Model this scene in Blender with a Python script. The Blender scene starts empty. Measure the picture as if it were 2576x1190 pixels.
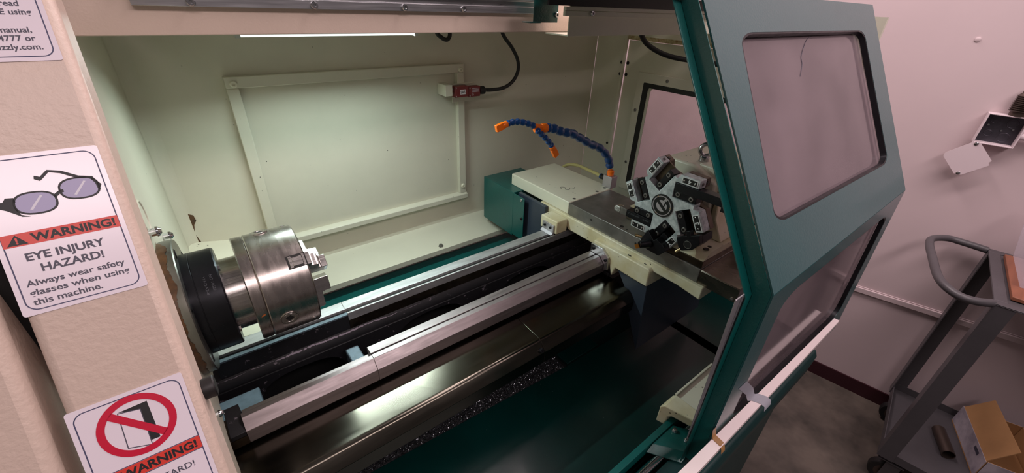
import bpy, bmesh, math, random
from mathutils import Vector, Matrix
random.seed(7)
SC = bpy.context.scene
COL = SC.collection

# ------------------------------------------------------------------ camera
cam_data = bpy.data.cameras.new('camera')
cam = bpy.data.objects.new('camera', cam_data)
COL.objects.link(cam)
cam_data.sensor_width = 36.0
cam_data.lens = 1036.8 / 2576.0 * 36.0
cam_data.clip_start = 0.02
_r = Vector((0.79043302, -0.61141801, 0.0371976))
_d = Vector((-0.27786413, -0.41201305, -0.86777691))
_f = Vector((0.54590033, 0.67558364, -0.49555986))
cam.matrix_world = Matrix(((_r.x, -_d.x, -_f.x, 0.0), (_r.y, -_d.y, -_f.y, 0.0),
                           (_r.z, -_d.z, -_f.z, 0.70), (0, 0, 0, 1)))
SC.camera = cam

# ------------------------------------------------------------------ world, room light, exposure
world = bpy.data.worlds.new('world')
SC.world = world
world.use_nodes = True
_bg = world.node_tree.nodes['Background']
_bg.inputs['Color'].default_value = (1.0, 0.84, 0.84, 1)
_bg.inputs['Strength'].default_value = 0.10
SC.view_settings.view_transform = 'Standard'
SC.view_settings.look = 'None'
SC.view_settings.gamma = 1.0
SC.view_settings.use_curve_mapping = False
SC.view_settings.exposure = 0.0

def area_light(name, loc, target, sx, sy, watts, color, spread=None):
    l = bpy.data.lights.new(name, 'AREA')
    l.shape = 'RECTANGLE'; l.size = sx; l.size_y = sy; l.energy = watts; l.color = color
    o = bpy.data.objects.new(name, l); COL.objects.link(o)
    if spread: l.spread = math.radians(spread)
    o.location = loc
    o.rotation_euler = (Vector(target) - Vector(loc)).to_track_quat('-Z', 'Y').to_euler()
    return o
PINK = (1.0, 0.83, 0.84)
area_light('ceiling_tube_or_fill', (0.3, -1.2, 2.05), (0.4, 0.4, 0.0), 3.0, 0.35, 36, PINK)
area_light('ceiling_tube_or_fill', (1.25, 0.1, 2.10), (1.6, 0.3, 0.3), 2.2, 0.30, 30, PINK)

area_light('ceiling_tube_or_fill', (1.75, 1.5, 2.10), (1.9, 1.2, 0.0), 1.6, 0.30, 48, PINK)  # extra lamp, added to brighten the wall behind the machine
# ------------------------------------------------------------------ materials
def srgb(r, g, b):
    def c(v):
        v /= 255.0
        return v / 12.92 if v <= 0.04045 else ((v + 0.055) / 1.055) ** 2.4
    return (c(r), c(g), c(b), 1.0)

def material(name, col, rough=0.5, metal=0.0, var=0.0, scale=20.0, bump=0.0, bscale=200.0, col2=None,
             specks=0.0, speck_scale=60.0, speck_col=(0.03, 0.025, 0.02, 1), stretch=None, rvar=0.0,
             coat=0.0, spec=None, alpha=1.0, trans=0.0, emit=None, emit_s=0.0, patch=None, ior=None):
    m = bpy.data.materials.new(name); m.use_nodes = True
    nt = m.node_tree; N = nt.nodes; L = nt.links
    b = N['Principled BSDF']
    b.inputs['Base Color'].default_value = col
    b.inputs['Roughness'].default_value = rough
    b.inputs['Metallic'].default_value = metal
    if coat: b.inputs['Coat Weight'].default_value = coat; b.inputs['Coat Roughness'].default_value = 0.15
    if spec is not None: b.inputs['Specular IOR Level'].default_value = spec
    if alpha < 1: b.inputs['Alpha'].default_value = alpha
    if trans: b.inputs['Transmission Weight'].default_value = trans
    if ior: b.inputs['IOR'].default_value = ior
    if emit: b.inputs['Emission Color'].default_value = emit; b.inputs['Emission Strength'].default_value = emit_s
    vec = None
    if var or bump or specks or rvar or patch:
        tc = N.new('ShaderNodeTexCoord')
        mp = N.new('ShaderNodeMapping')
        L.new(tc.outputs['Object'], mp.inputs['Vector'])
        if stretch: mp.inputs['Scale'].default_value = stretch
        vec = mp.outputs['Vector']
    def noise(s, det=4.0, r=0.6):
        n = N.new('ShaderNodeTexNoise'); n.inputs['Scale'].default_value = s
        n.inputs['Detail'].default_value = det; n.inputs['Roughness'].default_value = r
        L.new(vec, n.inputs['Vector']); return n
    def ramp(src, a, bb):
        r = N.new('ShaderNodeMapRange'); r.inputs['From Min'].default_value = a; r.inputs['From Max'].default_value = bb
        L.new(src, r.inputs['Value']); return r.outputs['Result']
    def mix(fac, c1, c2):
        x = N.new('ShaderNodeMix'); x.data_type = 'RGBA'
        for sock, v in ((x.inputs['Factor'], fac), (x.inputs['A'], c1), (x.inputs['B'], c2)):
            if hasattr(v, 'is_output'): L.new(v, sock)
            else: sock.default_value = v
        return x.outputs['Result']
    cur = col
    if var:
        n = noise(scale)
        c2 = col2 or tuple(min(1, c * (1 - var)) for c in col[:3]) + (1,)
        cur = mix(ramp(n.outputs['Fac'], 0.35, 0.7), cur, c2)
    if patch:
        pc, ps, lo, hi = patch
        n = noise(ps, 6.0, 0.65)
        cur = mix(ramp(n.outputs['Fac'], lo, hi), cur, pc)
    if specks:
        v = N.new('ShaderNodeTexVoronoi'); v.inputs['Scale'].default_value = speck_scale
        L.new(vec, v.inputs['Vector'])
        n = noise(speck_scale * 0.35, 1.0)
        a = ramp(v.outputs['Distance'], specks, specks * 0.6)
        g = ramp(n.outputs['Fac'], 0.52, 0.6)
        mu = N.new('ShaderNodeMath'); mu.operation = 'MULTIPLY'
        L.new(a, mu.inputs[0]); L.new(g, mu.inputs[1])
        cur = mix(mu.outputs[0], cur, speck_col)
    if hasattr(cur, 'is_output'): L.new(cur, b.inputs['Base Color'])
    if rvar:
        n = noise(scale * 1.7)
        r = N.new('ShaderNodeMapRange')
        r.inputs['To Min'].default_value = max(0.02, rough - rvar); r.inputs['To Max'].default_value = min(1, rough + rvar)
        r.inputs['From Min'].default_value = 0.3; r.inputs['From Max'].default_value = 0.7
        L.new(n.outputs['Fac'], r.inputs['Value']); L.new(r.outputs['Result'], b.inputs['Roughness'])
    if bump:
        n = noise(bscale, 3.0)
        bp = N.new('ShaderNodeBump'); bp.inputs['Strength'].default_value = bump; bp.inputs['Distance'].default_value = 0.002
        L.new(n.outputs['Fac'], bp.inputs['Height']); L.new(bp.outputs['Normal'], b.inputs['Normal'])
    return m

M = {}
M['cream'] = material('cream_paint', srgb(212, 208, 190), 0.42, bump=0.06, bscale=420, var=0.06, scale=5, specks=0.06, speck_scale=30)
M['beige'] = material('pink_lit_beige_paint', srgb(208, 188, 174), 0.42, bump=0.22, bscale=260, var=0.05, scale=9, specks=0.05, speck_scale=20)  # same paint as the cream, with pink room light put into its colour
M['saddle'] = material('oily_cream_paint', srgb(226, 219, 194), 0.35, bump=0.10, bscale=300, var=0.25, scale=14, col2=srgb(208, 194, 152), specks=0.16, speck_scale=70, speck_col=srgb(70, 58, 36))
M['coverpaint'] = material('cream_enamel', srgb(226, 222, 202), 0.3, specks=0.12, speck_scale=45, speck_col=srgb(90, 85, 70), var=0.06, scale=8)
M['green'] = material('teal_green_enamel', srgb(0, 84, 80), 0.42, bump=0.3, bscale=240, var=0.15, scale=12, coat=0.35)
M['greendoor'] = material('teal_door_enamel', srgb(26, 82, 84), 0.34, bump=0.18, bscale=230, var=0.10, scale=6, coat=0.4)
M['shadegreen'] = material('shaded_teal_enamel', srgb(10, 50, 50), 0.45, bump=0.2, bscale=230, var=0.1, scale=6)  # darker copy of the green enamel, shade below the door put into its colour
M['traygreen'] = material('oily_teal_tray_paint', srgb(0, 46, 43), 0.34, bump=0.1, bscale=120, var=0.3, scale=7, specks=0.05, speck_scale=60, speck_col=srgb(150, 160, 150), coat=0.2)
M['aprondark'] = material('dark_grey_apron', srgb(46, 44, 48), 0.45, var=0.2, scale=9)
M['slate'] = material('slate_grey_paint', srgb(58, 66, 80), 0.4, var=0.2, scale=9)
M['steel'] = material('ground_steel', srgb(196, 192, 188), 0.24, 1.0, var=0.18, scale=40, stretch=(0.2, 6, 6), rvar=0.07)
M['waysteel'] = material('ground_way_steel', srgb(160, 149, 150), 0.46, 0.88, var=0.22, scale=26, stretch=(0.35, 3, 3), rvar=0.08)
M['litway'] = material('lamp_lit_way_steel', srgb(205, 205, 206), 0.52, 0.8, var=0.25, scale=22, stretch=(0.5, 3, 3), rvar=0.08)  # lighter copy of the way steel, lamp light put into its colour
M['chucksteel'] = material('turned_chuck_steel', srgb(190, 182, 176), 0.27, 1.0, var=0.18, scale=12, stretch=(4, 1, 1), rvar=0.05, specks=0.05, speck_scale=60, speck_col=srgb(90, 75, 62))
M['darksteel'] = material('stained_steel', srgb(138, 134, 130), 0.45, 0.7, var=0.35, scale=16, rvar=0.1)
M['oilsteel'] = material('dark_oiled_steel', srgb(96, 84, 72), 0.38, 1.0, var=0.4, scale=22, rvar=0.1)
M['blacksteel'] = material('black_oxide_steel', srgb(34, 34, 38), 0.36, 0.6, var=0.3, scale=30, rvar=0.06)
M['adapter'] = material('blued_steel', srgb(40, 41, 46), 0.33, 0.75, var=0.3, scale=14, specks=0.09, speck_scale=90, speck_col=srgb(150, 150, 155), rvar=0.08)
M['casting'] = material('black_oily_casting', srgb(20, 19, 24), 0.6, 0.0, var=0.4, scale=18, bump=0.2, bscale=60, patch=(srgb(120, 112, 120), 46, 0.64, 0.70))
M['void'] = material('void_black', srgb(8, 8, 9), 0.7)  # flat black that stands for deep shade inside gaps and openings
M['rib'] = material('blue_grey_machined_iron', srgb(112, 128, 140), 0.45, 0.35, var=0.35, scale=30, bump=0.1, specks=0.1, speck_scale=120, speck_col=srgb(200, 208, 212))
M['alu'] = material('brushed_aluminium', srgb(205, 205, 208), 0.33, 1.0, var=0.12, scale=30, stretch=(0.2, 5, 5), rvar=0.06)
M['alusatin'] = material('satin_aluminium', srgb(198, 192, 198), 0.45, 0.85, var=0.06, scale=30)
M['chrome'] = material('polished_chrome', srgb(225, 225, 228), 0.1, 1.0)
M['zinc'] = material('zinc_screw', srgb(190, 190, 192), 0.25, 1.0)
M['sheet'] = material('stainless_sheet', srgb(150, 140, 130), 0.25, 1.0, var=0.2, scale=9, stretch=(1, 0.3, 1), rvar=0.08)
M['gutter'] = material('polished_cover_sheet', srgb(92, 88, 80), 0.2, 1.0, var=0.15, scale=12, stretch=(0.2, 2, 2), rvar=0.05)
M['black'] = material('black_rubber', srgb(20, 19, 20), 0.5)
M['socket'] = material('black_recess', srgb(10, 10, 10), 0.6)
M['red'] = material('brick_red_plastic', srgb(120, 46, 46), 0.45, var=0.1, scale=30)
M['white'] = material('white_film', srgb(232, 228, 232), 0.35)
M['sticker'] = material('pinkish_white_vinyl', srgb(226, 216, 224), 0.25, coat=0.5)
M['ink'] = material('dark_grey_ink', srgb(72, 70, 84), 0.5)
M['inkblack'] = material('black_ink', srgb(22, 20, 24), 0.5)
M['inknavy'] = material('navy_ink', srgb(66, 66, 96), 0.5)
M['inkred'] = material('red_ink', srgb(206, 58, 46), 0.4)
M['inkcrimson'] = material('crimson_ink', srgb(190, 6, 50), 0.4)
M['inklens'] = material('lilac_ink', srgb(158, 152, 184), 0.4)
M['inkgrey'] = material('light_grey_ink', srgb(205, 202, 212), 0.4)
M['blueplastic'] = material('blue_plastic', srgb(10, 66, 128), 0.3, coat=0.3)
M['orangeplastic'] = material('orange_plastic', srgb(255, 120, 14), 0.38)
M['hose'] = material('amber_clear_hose', srgb(190, 178, 120), 0.2, coat=0.5)
M['flange'] = material('oily_grey_steel', srgb(128, 126, 120), 0.34, 0.95, var=0.25, scale=20)
M['disc'] = material('plated_cast_disc', srgb(216, 222, 224), 0.45, 0.3, var=0.35, scale=70, col2=srgb(150, 162, 166), specks=0.12, speck_scale=120, speck_col=srgb(70, 76, 78))
M['platewhite'] = material('white_engraved', srgb(228, 230, 230), 0.35)
M['plateblack'] = material('black_engraved', srgb(18, 18, 18), 0.4)
M['brass'] = material('oily_brass', srgb(196, 172, 132), 0.3, 1.0)
M['gold'] = material('tin_coated_carbide', srgb(170, 110, 40), 0.35, 0.8)
M['lampglow'] = material('lamp_diffuser', srgb(240, 250, 246), 0.4, emit=(0.86, 1.0, 0.95, 1), emit_s=1.3)
M['lampcap'] = material('grey_plastic', srgb(190, 200, 196), 0.4)
M['wall'] = material('painted_wall', srgb(205, 186, 188), 0.55, bump=0.06, bscale=90, var=0.05, scale=2.0, specks=0.02, speck_scale=9, speck_col=srgb(90, 80, 78))
M['floor'] = material('stained_concrete', srgb(96, 86, 78), 0.6, var=0.5, scale=5, col2=srgb(46, 42, 38), bump=0.1, bscale=60)
M['base'] = material('maroon_vinyl', srgb(52, 16, 26), 0.4)
M['cart'] = material('grey_hammered_paint', srgb(76, 73, 76), 0.42, bump=0.12, bscale=200, var=0.12, scale=12)
M['wood'] = material('brown_board', srgb(140, 86, 62), 0.5, var=0.25, scale=10, stretch=(1, 6, 1))
M['bin'] = material('clear_plastic_bin', srgb(215, 205, 215), 0.25, alpha=0.45)
M['cardboard'] = material('brown_cardboard', srgb(172, 128, 84), 0.8, var=0.12, scale=14)
M['cardwhite'] = material('white_printed_cardboard', srgb(190, 180, 188), 0.6, var=0.2, scale=12, col2=srgb(130, 122, 134))
M['steelpipe'] = material('rusty_pipe', srgb(90, 78, 72), 0.45, 0.8)
M['box_in'] = material('galvanised_box', srgb(86, 84, 92), 0.42, 0.7, var=0.4, scale=30)
M['plate'] = material('painted_plate', srgb(214, 198, 202), 0.45)
M['greytape'] = material('grey_tape', srgb(150, 150, 160), 0.4)
M['browntape'] = material('brown_tape', srgb(150, 110, 66), 0.35)
M['trimwhite'] = material('white_plastic_strip', srgb(232, 216, 216), 0.4)
M['rust'] = material('rusty_seam', srgb(196, 190, 150), 0.6, var=0.8, scale=60, col2=srgb(130, 92, 36))
M['stain'] = material('brown_varnish', srgb(96, 64, 34), 0.35, var=0.45, scale=50, col2=srgb(52, 34, 20))
M['chips'] = material('steel_swarf', srgb(176, 180, 186), 0.3, 1.0, var=0.6, scale=90, col2=srgb(70, 70, 74))
M['chipbed'] = material('oily_swarf_bed', srgb(24, 24, 26), 0.6, var=0.5, scale=120, col2=srgb(60, 60, 64))
M['pinkrefl'] = M['wall']
def glassy(name, tint, body, diff, rough, spec_mix=0.06):
    m = bpy.data.materials.new(name); m.use_nodes = True
    nt = m.node_tree; N = nt.nodes; L = nt.links
    for n in list(N):
        if n.type != 'OUTPUT_MATERIAL': N.remove(n)
    out = N['Material Output']
    t = N.new('ShaderNodeBsdfTransparent'); t.inputs['Color'].default_value = tint
    d = N.new('ShaderNodeBsdfDiffuse'); d.inputs['Color'].default_value = body
    g = N.new('ShaderNodeBsdfGlossy'); g.inputs['Roughness'].default_value = rough
    tc = N.new('ShaderNodeTexCoord'); no = N.new('ShaderNodeTexNoise'); no.inputs['Scale'].default_value = 7.0
    no.inputs['Detail'].default_value = 5.0
    L.new(tc.outputs['Object'], no.inputs['Vector'])
    mr = N.new('ShaderNodeMapRange'); mr.inputs['From Min'].default_value = 0.3; mr.inputs['From Max'].default_value = 0.7
    mr.inputs['To Min'].default_value = diff * 0.8; mr.inputs['To Max'].default_value = min(1, diff * 1.2)
    L.new(no.outputs['Fac'], mr.inputs['Value'])
    a = N.new('ShaderNodeMixShader'); L.new(mr.outputs['Result'], a.inputs[0]); L.new(t.outputs[0], a.inputs[1]); L.new(d.outputs[0], a.inputs[2])
    fr = N.new('ShaderNodeFresnel'); fr.inputs['IOR'].default_value = 1.35
    b = N.new('ShaderNodeMixShader'); L.new(fr.outputs[0], b.inputs[0]); L.new(a.outputs[0], b.inputs[1]); L.new(g.outputs[0], b.inputs[2])
    L.new(b.outputs[0], out.inputs['Surface'])
    return m
M['pane'] = glassy('pink_hazed_acrylic', (0.97, 0.93, 0.94, 1), srgb(220, 196, 204), 0.22, 0.08)  # pinkish haze and reflection mixed into the pane colour
M['haze'] = glassy('scuffed_polycarbonate', (0.92, 0.86, 0.88, 1), srgb(158, 144, 146), 0.50, 0.25)

# ------------------------------------------------------------------ mesh builder
class MB:
    def __init__(s):
        s.v = []; s.f = []
    def add(s, vs, fs, mtx=None):
        o = len(s.v)
        for p in vs:
            p = Vector(p)
            s.v.append(mtx @ p if mtx else p)
        s.f += [tuple(i + o for i in f) for f in fs]
        return s
    def box(s, x0, x1, y0, y1, z0, z1, mtx=None):
        return s.prism('z', [(x0, y0), (x1, y0), (x1, y1), (x0, y1)], z0, z1, mtx)
    def prism(s, ax, poly, a, b, mtx=None):
        n = len(poly)
        area = sum(poly[i][0] * poly[(i + 1) % n][1] - poly[(i + 1) % n][0] * poly[i][1] for i in range(n))
        if area < 0: poly = poly[::-1]
        def P(p, t):
            if ax == 'x': return (t, p[0], p[1])
            if ax == 'y': return (p[0], t, p[1])
            return (p[0], p[1], t)
        lo, hi = min(a, b), max(a, b)
        vs = [P(p, lo) for p in poly] + [P(p, hi) for p in poly]
        fs = [tuple(range(n))[::-1], tuple(range(n, 2 * n))] + [(i, (i + 1) % n, n + (i + 1) % n, n + i) for i in range(n)]
        if ax == 'y': fs = [f[::-1] for f in fs]
        return s.add(vs, fs, mtx)
    def ring(s, ax, outer, inner, a, b, mtx=None):
        """plate with one hole: outer and inner loops have the same number of points, in the same order"""
        n = len(outer)
        def P(p, t):
            if ax == 'x': return (t, p[0], p[1])
            if ax == 'y': return (p[0], t, p[1])
            return (p[0], p[1], t)
        vs = [P(p, a) for p in outer] + [P(p, a) for p in inner] + [P(p, b) for p in outer] + [P(p, b) for p in inner]
        fs = []
        for i in range(n):
            j = (i + 1) % n
            fs += [(i, j, n + j, n + i), (2 * n + j, 2 * n + i, 3 * n + i, 3 * n + j),
                   (j, i, 2 * n + i, 2 * n + j), (n + i, n + j, 3 * n + j, 3 * n + i)]
        return s.add(vs, fs, mtx)
    def lathe(s, org, axis, prof, n=32, cap=True, mtx=None):
        """prof: (distance along axis, radius)"""
        org = Vector(org); ax = Vector(axis).normalized()
        u = ax.orthogonal().normalized(); w = ax.cross(u)
        vs = []; fs = []
        for t, r in prof:
            for k in range(n):
                a = 2 * math.pi * k / n
                vs.append(org + ax * t + (u * math.cos(a) + w * math.sin(a)) * r)
        m = len(prof)
        for i in range(m - 1):
            for k in range(n):
                k2 = (k + 1) % n
                fs.append((i * n + k, i * n + k2, (i + 1) * n + k2, (i + 1) * n + k))
        if cap:
            fs.append(tuple(range(n))[::-1]); fs.append(tuple(range((m - 1) * n, m * n)))
        return s.add(vs, fs, mtx)
    def cyl(s, a, b, r, n=24, r2=None):
        a = Vector(a); b = Vector(b)
        return s.lathe(a, b - a, [(0, r), ((b - a).length, r2 if r2 is not None else r)], n)
    def tube(s, pts, r, n=10, smooth=6):
        pts = [Vector(p) for p in pts]
        if smooth and len(pts) > 2: pts = spline(pts, smooth)
        vs = []; fs = []; u = None
        for i, p in enumerate(pts):
            d = (pts[min(i + 1, len(pts) - 1)] - pts[max(i - 1, 0)]).normalized()
            u = d.orthogonal().normalized() if u is None else (u - d * u.dot(d)).normalized()
            w = d.cross(u)
            rr = r[i] if isinstance(r, (list, tuple)) else r
            for k in range(n):
                a = 2 * math.pi * k / n
                vs.append(p + (u * math.cos(a) + w * math.sin(a)) * rr)
        for i in range(len(pts) - 1):
            for k in range(n):
                k2 = (k + 1) % n
                fs.append((i * n + k, i * n + k2, (i + 1) * n + k2, (i + 1) * n + k))
        fs.append(tuple(range(n))[::-1]); fs.append(tuple(range((len(pts) - 1) * n, len(pts) * n)))
        return s.add(vs, fs)
    def torus(s, c, axis, R, r, n=40, m=14):
        c = Vector(c); ax = Vector(axis).normalized(); u = ax.orthogonal().normalized(); w = ax.cross(u)
        vs = []; fs = []
        for i in range(n):
            a = 2 * math.pi * i / n; d = u * math.cos(a) + w * math.sin(a)
            for k in range(m):
                b = 2 * math.pi * k / m
                vs.append(c + d * (R + r * math.cos(b)) + ax * (r * math.sin(b)))
        for i in range(n):
            for k in range(m):
                fs.append((i * m + k, ((i + 1) % n) * m + k, ((i + 1) % n) * m + (k + 1) % m, i * m + (k + 1) % m))
        return s.add(vs, fs)
    def build(s, name, mat, parent=None, bevel=0.0, smooth=35, seg=2):
        return link_mesh(name, s.v, s.f, mat, parent, bevel, smooth, seg)

def spline(pts, k):
    out = []
    P = [pts[0]] + pts + [pts[-1]]
    for i in range(1, len(P) - 2):
        p0, p1, p2, p3 = P[i - 1], P[i], P[i + 1], P[i + 2]
        for j in range(k):
            t = j / k
            out.append(0.5 * ((2 * p1) + (p2 - p0) * t + (2 * p0 - 5 * p1 + 4 * p2 - p3) * t * t + (3 * p1 - p0 - 3 * p2 + p3) * t ** 3))
    out.append(pts[-1]); return out

ORG = {}
def link_mesh(name, verts, faces, mat, parent=None, bevel=0.0, smooth=35, seg=2):
    if parent is not None:
        org = ORG[parent.name]
    else:
        lo = [min(v[i] for v in verts) for i in range(3)]; hi = [max(v[i] for v in verts) for i in range(3)]
        org = Vector(((lo[0] + hi[0]) / 2, (lo[1] + hi[1]) / 2, lo[2]))
    me = bpy.data.meshes.new(name)
    me.from_pydata([tuple(Vector(v) - org) for v in verts], [], faces)
    me.validate()
    bm = bmesh.new(); bm.from_mesh(me)
    bmesh.ops.recalc_face_normals(bm, faces=bm.faces[:])
    bm.to_mesh(me); bm.free()
    me.materials.append(M[mat] if isinstance(mat, str) else mat)
    if smooth:
        for p in me.polygons: p.use_smooth = True
        me.set_sharp_from_angle(angle=math.radians(smooth))
    o = bpy.data.objects.new(name, me); COL.objects.link(o)
    ORG[o.name] = org
    if parent is not None: o.parent = parent
    else: o.location = org
    if bevel:
        b = o.modifiers.new('bevel', 'BEVEL'); b.width = bevel; b.segments = seg
        b.limit_method = 'ANGLE'; b.angle_limit = math.radians(38); b.use_clamp_overlap = True
        b.harden_normals = False
    return o

def tag(o, label=None, cat=None, group=None, kind=None):
    if label: o['label'] = label
    if cat: o['category'] = cat
    if group: o['group'] = group
    if kind: o['kind'] = kind
    return o
def thing(name, base, label, cat, group=None):
    o = bpy.data.objects.new(name, None); COL.objects.link(o)
    o.empty_display_size = 0.02
    o.location = base; ORG[o.name] = Vector(base)
    return tag(o, label, cat, group)

def rrect(u0, u1, v0, v1, r, k=6):
    pts = []
    for cx, cy, a0 in ((u1 - r, v1 - r, 0), (u0 + r, v1 - r, 90), (u0 + r, v0 + r, 180), (u1 - r, v0 + r, 270)):
        for i in range(k + 1):
            a = math.radians(a0 + 90 * i / k)
            pts.append((cx + r * math.cos(a), cy + r * math.sin(a)))
    return pts
def rect_like(u0, u1, v0, v1, r_in, k=6):
    """outer rectangle points that pair one to one with rrect(...) of r_in = (u0, u1, v0, v1, r)"""
    iu0, iu1, iv0, iv1, r = r_in; out = []; h = k / 2
    for q, (cx, cy) in enumerate(((iu1 - r, iv1 - r), (iu0 + r, iv1 - r), (iu0 + r, iv0 + r), (iu1 - r, iv0 + r))):
        X, Y = ((u1, v1), (u0, v1), (u0, v0), (u1, v0))[q]
        for i in range(k + 1):
            t = min(1, i / h); w = max(0, (i - h) / h)
            if q % 2 == 0: out.append((X + (cx - X) * w, cy + (Y - cy) * t))
            else: out.append((cx + (X - cx) * t, Y + (cy - Y) * w))
    return out
def frame_axes(o, ex, ey, ez):
    ex, ey, ez = Vector(ex), Vector(ey), Vector(ez)
    return Matrix(((ex.x, ey.x, ez.x, o[0]), (ex.y, ey.y, ez.y, o[1]), (ex.z, ey.z, ez.z, o[2]), (0, 0, 0, 1)))

def text_mb(body, size, align='LEFT', bold=0.0, depth=0.0):
    cu = bpy.data.curves.new('t', 'FONT'); cu.body = body; cu.size = size; cu.align_x = align
    cu.offset = bold; cu.extrude = depth; cu.resolution_u = 3; cu.space_line = 1.0
    o = bpy.data.objects.new('t', cu); COL.objects.link(o)
    dg = bpy.context.evaluated_depsgraph_get(); dg.update()
    me = bpy.data.meshes.new_from_object(o.evaluated_get(dg))
    vs = [v.co.copy() for v in me.vertices]; fs = [tuple(p.vertices) for p in me.polygons]
    bpy.data.objects.remove(o); bpy.data.curves.remove(cu); bpy.data.meshes.remove(me)
    return vs, fs
def text_width(vs): return max(v.x for v in vs) - min(v.x for v in vs)
def put_text(mb, body, mtx, cap, x, y, width=None, align='LEFT', bold=0.0, z=0.0):
    """flat lettering: cap height, position of its left (or right/centre) baseline, optional exact width"""
    vs, fs = text_mb(body, 1.0, 'LEFT', bold)
    x0 = min(v.x for v in vs); w = text_width(vs)
    sy = cap / 0.70
    sx = width / w if width else sy
    off = {'LEFT': 0.0, 'RIGHT': -w * sx, 'CENTER': -w * sx / 2}[align]
    mb.add([mtx @ Vector(((v.x - x0) * sx + off + x, v.y * sy + y, z)) for v in vs], fs)
    return mb
def screw(mb, c, d, r=0.005, h=0.004, sock=None):
    """socket head screw; adds its dark socket to a second builder"""
    c = Vector(c); d = Vector(d).normalized()
    mb.lathe(c, d, [(0, r), (h * 0.8, r), (h, r * 0.85), (h, r * 0.5), (h * 0.5, r * 0.48), (h * 0.5, 0.0001)], 18)
    if sock is not None: sock.cyl(c + d * h * 0.5, c + d * h * 0.52, r * 0.47, 6)

# ================================================================== room
WY = math.radians(99); WD = Vector((math.cos(WY), math.sin(WY), 0)); WN = Vector((-math.sin(WY), math.cos(WY), 0))  # along the wall, into the room
if WN.x > 0: WN = -WN
W0 = Vector((2.2813, 0.0572, -0.95))
def wallmtx(z=0.0, s=0.0, off=0.0):
    o = W0 + WD * s + WN * off; o.z = z
    return frame_axes(o, -WD, (0, 0, 1), WN)      # local x runs right along the wall as one faces it
tag(MB().box(-2.6, 3.0, 0, 3.4, -0.02, 0.0, wallmtx(-0.95)).build('wall_right', 'wall'), 'pinkish white painted room wall beyond the sliding door', None, None, 'structure')
tag(MB().box(-2.5, 4.0, -3.2, 3.4, -0.97, -0.95).build('floor', 'floor'), 'dark stained concrete floor beside the machine', None, None, 'structure')
_b = MB(); _b.box(-2.6, 2.6, 0.0, 0.075, 0.0005, 0.008, wallmtx(-0.95))
tag(_b.build('baseboard_right', 'base'), 'dark maroon baseboard along the foot of the pinkish wall', None, None, 'structure')
_t = MB()
_m = wallmtx(-0.394) @ Matrix.Rotation(math.radians(3.0), 4, 'Z')
_t.box(-1.6, 2.2, -0.014, 0.012, 0.0005, 0.012, _m)
_t.box(-1.6, 2.2, 0.012, 0.017, 0.0005, 0.006, _m)
tag(_t.build('trim_1', 'wall', None, 0.004), 'low painted ledge running along the pinkish wall at cart height', None, None, 'structure')

# wall electrical fittings
jb = thing('junction_box', W0 + WD * 0.03 + Vector((0, 0, 1.266)), 'open square metal junction box on the pinkish wall above the hanging cover plate', 'electrical box')
m = wallmtx(0.371, 0.030)
# local u: right along the wall
_o = MB(); w = 0.052
_o.box(-w, -w + 0.004, -w, w, 0.0008, 0.045, m); _o.box(w - 0.004, w, -w, w, 0.0008, 0.045, m)
_o.box(-w + 0.004, w - 0.004, w - 0.004, w, 0.0008, 0.045, m); _o.box(-w + 0.004, w - 0.004, -w, -w + 0.004, 0.0008, 0.045, m)
_o.build('box_body', 'plate', jb, 0.001)
MB().box(-w + 0.004, w - 0.004, -w + 0.004, w - 0.004, 0.0008, 0.006, m).build('back_plate', 'box_in', jb)
for kx, ky, kr in ((-0.022, 0.030, 0.013), (-0.024, -0.018, 0.010), (0.018, -0.026, 0.015), (0.022, 0.022, 0.014)):
    c = m @ Vector((kx, ky, 0.006)); MB().torus(c, WN, kr, 0.0013, 24, 8).build('knockout', 'box_in', jb)
for kx, ky in ((-0.034, 0.010), (0.030, 0.004), (0.004, -0.004)):
    c = m @ Vector((kx, ky, 0.006)); MB().cyl(c, c + WN * 0.006, 0.003, 10).build('ground_screw', 'zinc', jb)
cp = thing('cover_plate', m @ Vector((-0.07, -0.17, 0.05)), 'square painted cover plate hanging by one corner screw under the open junction box', 'cover plate')
mp = m @ Matrix.Translation((-0.0395, -0.110, 0.047)) @ Matrix.Rotation(math.radians(44), 4, 'Z')
h = 0.0495
_p = [(-h, h - 0.012), (-h + 0.004, h - 0.004), (-h + 0.012, h), (h - 0.014, h), (h - 0.004, h - 0.004), (h, h - 0.014), (h, -h + 0.012), (h - 0.009, -h + 0.010), (h - 0.012, -h), (-h + 0.014, -h), (-h, -h + 0.014)]
MB().prism('z', _p, 0, 0.0018, mp).build('plate', 'plate', cp)
for kx, ky in ((h - 0.010, h - 0.010), (-h + 0.010, -h + 0.010)):
    c = mp @ Vector((kx, ky, 0.0018)); MB().lathe(c, WN, [(0, 0.006), (0.002, 0.006), (0.0035, 0.003)], 14).build('screw', 'zinc', cp)
cf = thing('conduit_fitting', m @ Vector((0.02, w, 0.025)), 'ribbed metal conduit fitting standing on the open junction box', 'conduit fitting')
_c = MB(); prof = [(0.0, 0.022), (0.012, 0.022)]
for i in range(9): prof += [(0.013 + i * 0.006, 0.024), (0.016 + i * 0.006, 0.0285), (0.0185 + i * 0.006, 0.024)]
prof += [(0.072, 0.020)]
_c.lathe(m @ Vector((0.016, w + 0.0005, 0.026)), (0, 0, 1), prof, 28); _c.build('ribbed_sleeve', 'steelpipe', cf)
MB().lathe(m @ Vector((0.016, w + 0.0725, 0.026)), (0, 0, 1), [(0, 0.019), (0.014, 0.018), (0.018, 0.010)], 8).build('cap_nut', 'steelpipe', cf)
_c = MB().cyl(m @ Vector((w + 0.001, -0.012, 0.024)), m @ Vector((0.40, -0.012, 0.024)), 0.011, 18)
tag(_c.build('conduit_pipe', 'plate'), 'painted conduit leaving the right side of the junction box', 'conduit')
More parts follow.
